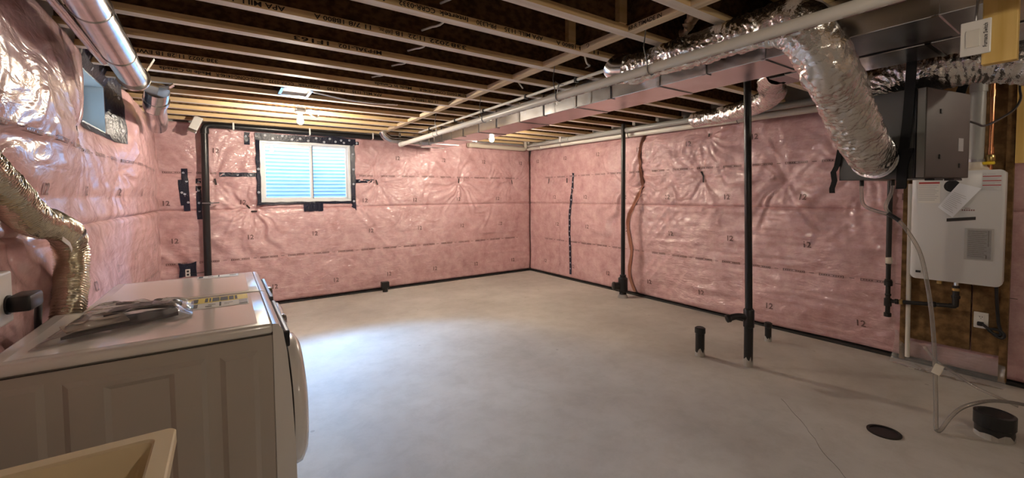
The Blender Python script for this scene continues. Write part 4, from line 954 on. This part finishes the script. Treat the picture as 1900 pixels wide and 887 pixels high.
for y in (5.3, 3.05): MB().ring((4.74, y, 2.375+(y-1.3)*.0078), (0, 1, 0), .035, .042, .07, 20).build('coupling', PVCGREY, t, smooth=True)
for y in (5.45, 3.0, 2.15): MB().rbox((4.695, y-.02, 2.38), (4.70, y+.02, ZJ), .002).build('pipe_clip', WHITEP, t)
t = thing('beige_vent_pipe', 'beige pipe lying along the top of back wall near corner', 'pipe', (4.2, 6.55, 2.37))
MB().tube([(3.55, 6.56, 2.375), (4.72, 6.56, 2.362)], .040, 20).build('pipe', BEIGE, t, smooth=True)
MB().ring((3.58, 6.56, 2.375), (1, 0, 0), .030, .046, .07, 20).build('coupling', BEIGE, t, smooth=True)
MB().tube(spline([(4.70, 6.56, 2.362), (4.76, 6.56, 2.37), (4.78, 6.56, 2.42), (4.78, 6.56, 2.50)], .015), .040, 18).build('elbow', BEIGE, t, smooth=True)

# ================================================================== PIPES RISING FROM THE FLOOR
def splash(parent, x, y, r, h=.10):
    n = 20; vs = []
    for k in range(n): a = 2*math.pi*k/n; vs.append((x+(r+.002)*math.cos(a), y+(r+.002)*math.sin(a), 0))
    for k in range(n): a = 2*math.pi*k/n; vs.append((x+(r+.002)*math.cos(a), y+(r+.002)*math.sin(a), h*(.25+.75*random.random()*(1 if math.cos(a-3.6) > -.2 else .2))))
    MB().add(vs, [(k, (k+1) % n, n+(k+1) % n, n+k) for k in range(n)]).build('cement_splash', CEMENT, parent)
t = thing('vent_riser', 'tall black drain vent pipe with side branch standing mid floor', 'pipe', (3.70, 1.83, 0))
MB().tube([(3.70, 1.83, 0), (3.698, 1.83, .50)], .036, 20).build('lower_pipe', ABS, t, smooth=True)
MB().tube([(3.698, 1.83, .48), (3.66, 1.85, ZJ+.03)], .029, 20).build('upper_pipe', ABS, t, smooth=True)
MB().lathe((3.699, 1.83, .34), (0, 0, 1), [(.036, 0), (.043, .005), (.043, .15), (.036, .16), (.030, .165)], 22).build('tee_fitting', ABS, t, smooth=True)
MB().tube(spline([(3.70, 1.83, .42), (3.64, 1.87, .435), (3.60, 1.905, .43), (3.565, 1.93, .415)], .015), .027, 16).build('side_branch', ABS, t, smooth=True)
MB().lathe((3.575, 1.925, .418), (-.8, .55, -.2), [(.027, 0), (.034, .004), (.034, .03), (.02, .036)], 18).build('branch_cap', ABS, t, smooth=True)
splash(t, 3.70, 1.83, .036, .10)
t = thing('vent_riser', 'slimmer black vent pipe rising close to the right wall', 'pipe', (4.71, 4.10, 0))
MB().tube([(4.71, 4.10, .28), (4.715, 4.10, ZJ+.03)], .030, 18).build('upper_pipe', ABS, t, smooth=True)
MB().lathe((4.71, 4.10, .03), (0, 0, 1), [(.05, 0), (.05, .05), (.068, .06), (.068, .25), (.045, .27), (.045, .30), (.03, .305)], 22).build('cleanout_fitting', ABS, t, smooth=True)
MB().lathe((4.66, 4.13, .17), (-.85, .5, 0), [(.055, 0), (.055, .06), (.062, .062), (.062, .085), (.045, .095)], 20).build('cleanout_cap', ABS, t, smooth=True)
MB().lathe((4.71, 4.10, 0), (0, 0, 1), [(.075, 0), (.068, .02), (.052, .05)], 20).build('cement_collar', CEMENT, t)
def stub(label, x, y, r, h, cap, group='black pipe stubs in the floor'):
    t = thing('pipe_stub', label, 'pipe stub', (x, y, 0), group)
    MB().lathe((x, y, 0), (0, 0, 1), [(r, 0), (r, h-.01)], 22).build('pipe', ABS, t, smooth=True)
    MB().lathe((x, y, h-cap), (0, 0, 1), [(r, 0), (r+.006, .004), (r+.006, cap-.006), (r*.9, cap), (r*.85, cap-.004), (.005, cap-.004)], 22).build('cap', ABS, t, smooth=True)
    splash(t, x, y, r, h*.32); return t
stub('capped black pipe stub left of the tall vent riser', 3.58, 2.205, .040, .265, .055)
stub('short thin black pipe stub right of the tall vent riser', 4.49, 2.03, .030, .19, .05)
t = stub('wide short black toilet flange pipe at the lower right', 3.835, .435, .085, .15, .085)
t = thing('floor_drain', 'flush black floor drain near the lower right', 'floor drain', (3.35, .83, 0))
MB().ring((3.35, .83, .003), (0, 0, 1), .070, .085, .006, 32).build('rim', IRON, t)
MB().lathe((3.35, .83, .0005), (0, 0, 1), [(.072, 0), (.072, .0015)], 28).build('grate', DARKPLAST, t)

# ================================================================== WATER HEATER CORNER
t = thing('backing_board', 'dark OSB backing board with studs behind the water heater', 'board', (4.92, .8, .2))
MB().box((4.905, .705, .22), (4.925, 1.085, 2.44)).build('osb_sheet', OSB2, t)
MB().box((4.905, .535, .22), (4.925, .695, 2.44)).build('osb_sheet', OSB2, t)
MB().box((4.87, .505, .03), (4.925, .545, 2.44)).build('stud', LUMBER, t).data.materials[0] = OSB2
MB().box((4.87, 1.085, .03), (4.925, 1.12, 2.44)).build('stud', OSB2, t)
MB().box((4.86, .435, 1.70), (4.92, .50, 2.44)).build('yellow_stud', YELLOW_WOOD, t)
hy0, hy1, hz0, hz1, hxf, hxb = .52, 1.022, .785, 1.652, 4.67, 4.90
t = thing('water_heater', 'white tankless water heater with labels mounted on the backing board', 'water heater', (4.8, .77, hz0))
MB().rbox((hxf+.05, hy0+.012, hz0+.012), (hxb, hy1-.012, hz1-.012), .012).build('casing', HEATER, t)
def rrect(y0, y1, z0, z1, r, xa, xb):
    L = []
    for cy, cz, a0 in ((y1-r, z1-r, 0), (y0+r, z1-r, 90), (y0+r, z0+r, 180), (y1-r, z0+r, 270)):
        for k in range(7): a = math.radians(a0+90*k/6); L.append((cy+r*math.cos(a), cz+r*math.sin(a)))
    n = len(L); e = .012
    c = ((y0+y1)/2, (z0+z1)/2)
    ins = [(c[0]+(p[0]-c[0])*(1-2*e/(y1-y0)), c[1]+(p[1]-c[1])*(1-2*e/(z1-z0))) for p in L]
    V = [(xb, *p) for p in L]+[(xa+.010, *p) for p in L]+[(xa, *p) for p in ins]
    F = [(i*n+k, i*n+(k+1) % n, (i+1)*n+(k+1) % n, (i+1)*n+k) for i in (0, 1) for k in range(n)]+[tuple(range(n)), tuple(2*n+k for k in range(n))]
    return MB().add(V, F)
rrect(hy0, hy1, hz0, hz1, .035, hxf, hxf+.06).build('front_cover', HEATER, t, smooth=True, angle=50)
xs = hxf-.0012
def plate(pts, m, name, x=xs):
    return MB().add([(x, y, z) for y, z in pts], [tuple(range(len(pts)))]).build(name, m, t)
rect = lambda a, b, c, d: [(a, c), (b, c), (b, d), (a, d)]
w1 = plate(rect(.985, .855, 1.40, 1.575), STW, 'warning_label')
m = MB(); m.add([(xs-.001, y, z) for y, z in rect(.98, .86, 1.555, 1.57)], [(0, 1, 2, 3)]); m.build('label_band', STR, w1)
m = MB()
for k in range(9): z = 1.54-k*.0145; m.add([(xs-.001, y, q) for y, q in rect(.98, .865+.01*(k % 3), z, z+.004)], [(0, 1, 2, 3)])
m.build('label_text', STG, w1)
w2 = plate(rect(.635, .535, 1.50, 1.635), mat('sticker_pale', (.62, .62, .62), .5), 'caution_label')
m = MB()
for z in (1.600, 1.567, 1.534): m.add([(xs-.001, y, q) for y, q in rect(.632, .54, z, z+.007)], [(0, 1, 2, 3)])
m.build('label_band', STR, w2)
m = MB(); m.ring((xs-.0006, .622, 1.618), (1, 0, 0), .006, .008, .0006, 12)
for (a, b, z) in ((.608, .57, 1.618), (.632, .55, 1.588), (.632, .56, 1.580), (.632, .545, 1.555), (.632, .57, 1.547), (.632, .55, 1.523), (.632, .575, 1.515), (.632, .56, 1.507)): m.add([(xs-.001, y, q) for y, q in rect(a, b, z, z+.003)], [(0, 1, 2, 3)])
m.build('label_text', STG, w2)
MB().add([(xs-.001, y, z) for y, z in ((.815, 1.283), (.66, 1.302), (.66, 1.278), (.815, 1.258))], [(0, 1, 2, 3)]).build('dark_nameplate', INK, t)
m = MB()
for k in range(6): m.add([(xs-.001, y, q) for y, q in rect(.735-.012*k, .727-.012*k, 1.345, 1.356)], [(0, 1, 2, 3)])
m.add([(xs-.001, y, q) for y, q in rect(.72, .69, 1.362, 1.366)], [(0, 1, 2, 3)]); m.build('cover_lettering', mat('grey_red_print', (.25, .12, .12), .5), t)
MB().box((hxf-.006, .955, .835), (hxf, .985, .852)).build('display', DARKPLAST, t)
MB().ring((hxf-.002, .79, 1.535), (1, 0, 0), .030, .046, .004, 28).build('burner_port', DARKPLAST, t)
MB().lathe((hxf-.0015, .79, 1.535), (-1, 0, 0), [(.031, 0), (.031, .001)], 24).build('port_glass', DARKPLAST, t)
# pouch with grey sheet
w3 = plate(rect(.715, .565, .975, 1.215), clear_mat('clear_pouch', (.9, .9, .9), gloss=.04, rough=.1, milk=.2), 'document_pouch', xs-.004)
MB().add([(xs-.002, y, z) for y, z in rect(.70, .578, .985, 1.205)], [(0, 1, 2, 3)]).build('grey_sheet', PAPERGREY, t)
m = MB()
for k in range(14): z = 1.19-k*.0145; m.add([(xs-.003, y, q) for y, q in rect(.695, .60+.012*(k % 2), z, z+.003)], [(0, 1, 2, 3)])
m.add([(xs-.003, y, q) for y, q in rect(.594, .590, 1.08, 1.20)], [(0, 1, 2, 3)]); m.add([(xs-.003, y, q) for y, q in rect(.604, .598, .99, 1.015)], [(0, 1, 2, 3)])
m.build('sheet_print', INK, t)
# vent adaptor
MB().lathe((4.79, .69, hz1-.005), (0, 0, 1), [(.075, 0), (.075, .02), (.062, .035), (.060, .065), (.048, .075)], 24).build('vent_adaptor', BEIGE, t, smooth=True)
MB().ring((4.79, .69, hz1+.075), (0, 0, 1), .044, .056, .02, 24).build('adaptor_clamp', STEELWIRE, t)
for y in (.86, .765): MB().rod((4.76, y, hz0-.035), (4.76, y, hz0+.02), .018, 14).build('water_nipple', BRASS if y > .8 else CHROME, t)
t = thing('exhaust_pipe', 'grey vent pipe rising from the top of water heater', 'pipe', (4.79, .69, 1.73))
MB().tube([(4.79, .69, 1.73), (4.80, .685, ZJ-.0)], .044, 22).build('pipe', PVCGREY, t, smooth=True)
MB().ring((4.797, .686, 2.28), (0, 0, 1), .043, .050, .06, 22).build('coupling', PVCGREY, t, smooth=True)
t = thing('copper_gas_pipe', 'thin copper pipe with yellow valve above the water heater', 'pipe', (4.80, .62, 1.7))
MB().tube([(4.80, .615, hz1-.01), (4.80, .612, ZJ)], .014, 14).build('pipe', COPPER, t, smooth=True)
for z in (1.80, 2.23): MB().ring((4.80, .6135, z), (0, 0, 1), .013, .019, .05, 14).build('fitting', COPPER, t, smooth=True)
MB().lathe((4.80, .614, 1.71), (0, 0, 1), [(.02, 0), (.026, .01), (.026, .05), (.02, .06)], 16).build('valve_body', BRASS, t, smooth=True)
MB().rbox((4.745, .585, 1.693), (4.775, .650, 1.715), .006).build('valve_handle', YELLOWV, t)
# cord loop
t = thing('power_cord', 'black cord looping from air exchanger to the yellow stud', 'cord', (4.3, .6, 2.0))
MB().tube(spline([A(HDX+.002, .10, .42), (4.12, .60, 1.945), (4.25, .575, 1.935), (4.40, .53, 1.985), (4.55, .48, 2.06), (4.62, .46, 2.14), (4.66, .47, 2.22), (4.70, .47, 2.35)], .02), .007, 10).build('cable', DARKPLAST, t, smooth=True)
# loose sheet of paper taped on the heater
t = thing('instruction_paper', 'tilted white sheet of paper taped to the water heater front', 'paper', (4.65, .75, 1.29))
c4 = [(.865, 1.37), (.782, 1.292), (.635, 1.515), (.752, 1.558)]
n = 10; vs = []
P = [np.array(p) for p in c4]
for i in range(n+1):
    for j in range(n+1):
        a, b = i/n, j/n; p = (P[0]*(1-a)+P[1]*a)*(1-b)+(P[3]*(1-a)+P[2]*a)*b
        vs.append((hxf-.006-.02*math.sin(b*3.14)*.5-.006*(1-b), p[0], p[1]))
MB().add(vs, [(i*(n+1)+j, (i+1)*(n+1)+j, (i+1)*(n+1)+j+1, i*(n+1)+j+1) for i in range(n) for j in range(n)]).build('sheet', PAPER, t, smooth=True)
m = MB()
for k in range(11):
    b = .10+k*.055; q = []
    for a, bb in ((.12, b), (.85-.1*(k % 3), b), (.85-.1*(k % 3), b+.010), (.12, b+.010)):
        p = (P[0]*(1-a)+P[1]*a)*(1-bb)+(P[3]*(1-a)+P[2]*a)*bb; q.append((hxf-.0085-.02*math.sin(bb*3.14)*.5-.006*(1-bb), p[0], p[1]))
    m.add(q, [(0, 1, 2, 3)])
m.build('printed_lines', STG, t)
# iron gas line
t = thing('gas_line', 'black iron gas pipe with tee and drip leg left of water heater', 'pipe', (4.75, 1.17, .42))
MB().tube([(4.75, 1.175, .44), (4.75, 1.18, 1.62)], .017, 16).build('riser', IRON, t, smooth=True)
MB().tube([(4.75, 1.178, .86), (4.75, 1.182, 2.30)], .0195, 16).build('upper_riser', IRON, t, smooth=True)
MB().lathe((4.75, 1.176, .87), (0, 0, 1), [(.018, 0), (.024, .005), (.024, .05), (.018, .06)], 12).build('pipe_tag', BEIGE, t, smooth=True)
for z, r, h in ((.70, .030, .045), (.725, .026, .02), (.535, .027, .07), (.425, .027, .035), (.60, .022, .02)): MB().lathe((4.75, 1.175, z-h/2), (0, 0, 1), [(r*.85, 0), (r, .004), (r, h-.004), (r*.85, h)], 12).build('fitting', IRON, t, smooth=True)
MB().rod((4.75, 1.175, .545), (4.75, .79, .585), .0165, 14).build('branch', IRON, t, smooth=True)
for y in (1.13, 1.10, .90): MB().lathe((4.75, y, .545+(1.175-y)*.104), (0, -1, .1), [(.017, 0), (.023, .004), (.023, .022), (.017, .026)], 12).build('fitting', IRON if y != 1.10 else BRASS, t, smooth=True)
MB().tube(spline([(4.75, .80, .584), (4.75, .77, .588), (4.752, .765, .61), (4.755, .765, .75)], .01), .020, 14).build('elbow', IRON, t, smooth=True)
for z in (.66, .72): MB().ring((4.755, .765, z), (0, 0, 1), .019, .026, .02, 14).build('fitting', IRON if z < .7 else BRASS, t)
# white condensate strip
t = thing('condensate_pipe', 'thin white pipe standing left of the water heater', 'pipe', (4.80, 1.055, .08))
MB().tube([(4.80, 1.05, .08), (4.80, 1.06, 1.56)], .016, 12).build('pipe', PVC, t, smooth=True)
# outlet and black cord
t = thing('receptacle', 'white duplex outlet on the OSB below the water heater', 'outlet', (4.90, .64, .47))
MB().rbox((4.893, .605, .415), (4.905, .685, .540), .004).build('wall_plate', WHITEP, t)
for z in (.455, .503):
    MB().rbox((4.889, .628, z-.017), (4.894, .662, z+.017), .004).build('socket', WHITEP, t)
m = MB()
for z in (.455, .503): m.box((4.8885, .637, z-.002), (4.8892, .640, z+.008)).box((4.8885, .650, z-.002), (4.8892, .653, z+.008)).box((4.8885, .643, z-.011), (4.8892, .648, z-.007))
m.build('slots', DARKPLAST, t)
t = thing('heater_cord', 'black power cord coiled at the outlet under water heater', 'cord', (4.86, .58, .4))
MB().rbox((4.86, .628, .438), (4.889, .662, .470), .006).build('plug', DARKPLAST, t)
MB().tube(spline([(4.865, .63, .452), (4.85, .60, .43), (4.85, .56, .385), (4.85, .525, .375), (4.85, .52, .41), (4.85, .555, .435), (4.85, .60, .425), (4.85, .57, .40), (4.85, .535, .40), (4.85, .55, .50), (4.84, .56, .65), (4.83, .565, .80)], .012), .010, 10).build('cable', DARKPLAST, t, smooth=True)
# clear sheet on the floor below
nb, mb_ = 50, 26; U, Vv = np.meshgrid(np.linspace(0, 1, nb), np.linspace(0, 1, mb_), indexing='ij')
yy = 1.16-.66*U+.01*sn(U*6, Vv*4, 2); xx = 4.885-(.10+.07*np.sin(U*3))*Vv+.0*U
zz = .19*(1-Vv)**1.6+.006+.012*np.abs(sn(U*9, Vv*5, 5))*(1-.3*Vv)+.07*np.exp(-(U/.07)**2)*(1-Vv)
so = grid_obj('plastic_sheet', np.stack([xx, yy, zz], -1).reshape(-1, 3), nb, mb_, CLEARSHEET, None, loc=(4.85, .83, 0))
tag(so, 'clear plastic sheet draped on the floor below the water heater', 'plastic sheet')
# clear hoses
t = thing('drain_hose', 'clear vinyl drain hose hanging from air exchanger down to the floor', 'hose', (3.6, .66, 0))
d1 = HM @ Vector((.08, .36, -.03)); d2 = HM @ Vector((.08, .19, -.03)); J = Vector((3.50, .86, 1.345))
MB().tube(spline([tuple(d1), (d1.x, d1.y-.0, 1.49), (d1.x+.005, d1.y-.02, 1.40), tuple(J)], .012), .0105, 12, cap=False).build('short_hose', HOSE, t, smooth=True)
MB().tube(spline([tuple(d2), (d2.x, d2.y+.005, 1.49), (d2.x-.005, d2.y+.03, 1.40), tuple(J)], .012), .0105, 12, cap=False).build('short_hose', HOSE, t, smooth=True)
MB().tube([tuple(J+Vector((0, .015, .015))), tuple(J), tuple(J+Vector((0, -.04, -.03)))], .013, 10).build('wye_fitting', DARKPLAST, t)
MB().tube(spline([tuple(J+Vector((0, -.02, -.015))), (3.53, .80, 1.27), (3.56, .735, 1.12), (3.58, .70, .92), (3.59, .675, .70), (3.60, .66, .45), (3.60, .65, .20), (3.60, .645, .04), (3.605, .64, .015), (3.63, .628, .02), (3.70, .60, .09), (3.78, .56, .145), (3.90, .49, .175), (4.02, .42, .17), (4.15, .33, .14), (4.3, .2, .08), (4.4, .05, .02)], .015), .011, 12, cap=False).build('long_hose', HOSE, t, smooth=True)
MB().rbox((3.575, .625, .375), (3.600, .665, .435), .002).xf(Matrix.Translation((3.59, .65, .4)) @ Matrix.Rotation(.3, 4, 'X') @ Matrix.Translation((-3.59, -.65, -.4))).build('tape_flag', mat('cream_tape', (.70, .66, .56), .6), t)
MB().tube(spline([(4.80, .95, .20), (4.72, .85, .12), (4.6, .72, .09), (4.5, .60, .06), (4.45, .4, .02)], .02), .010, 10, cap=False).build('second_hose', HOSE, t, smooth=True)
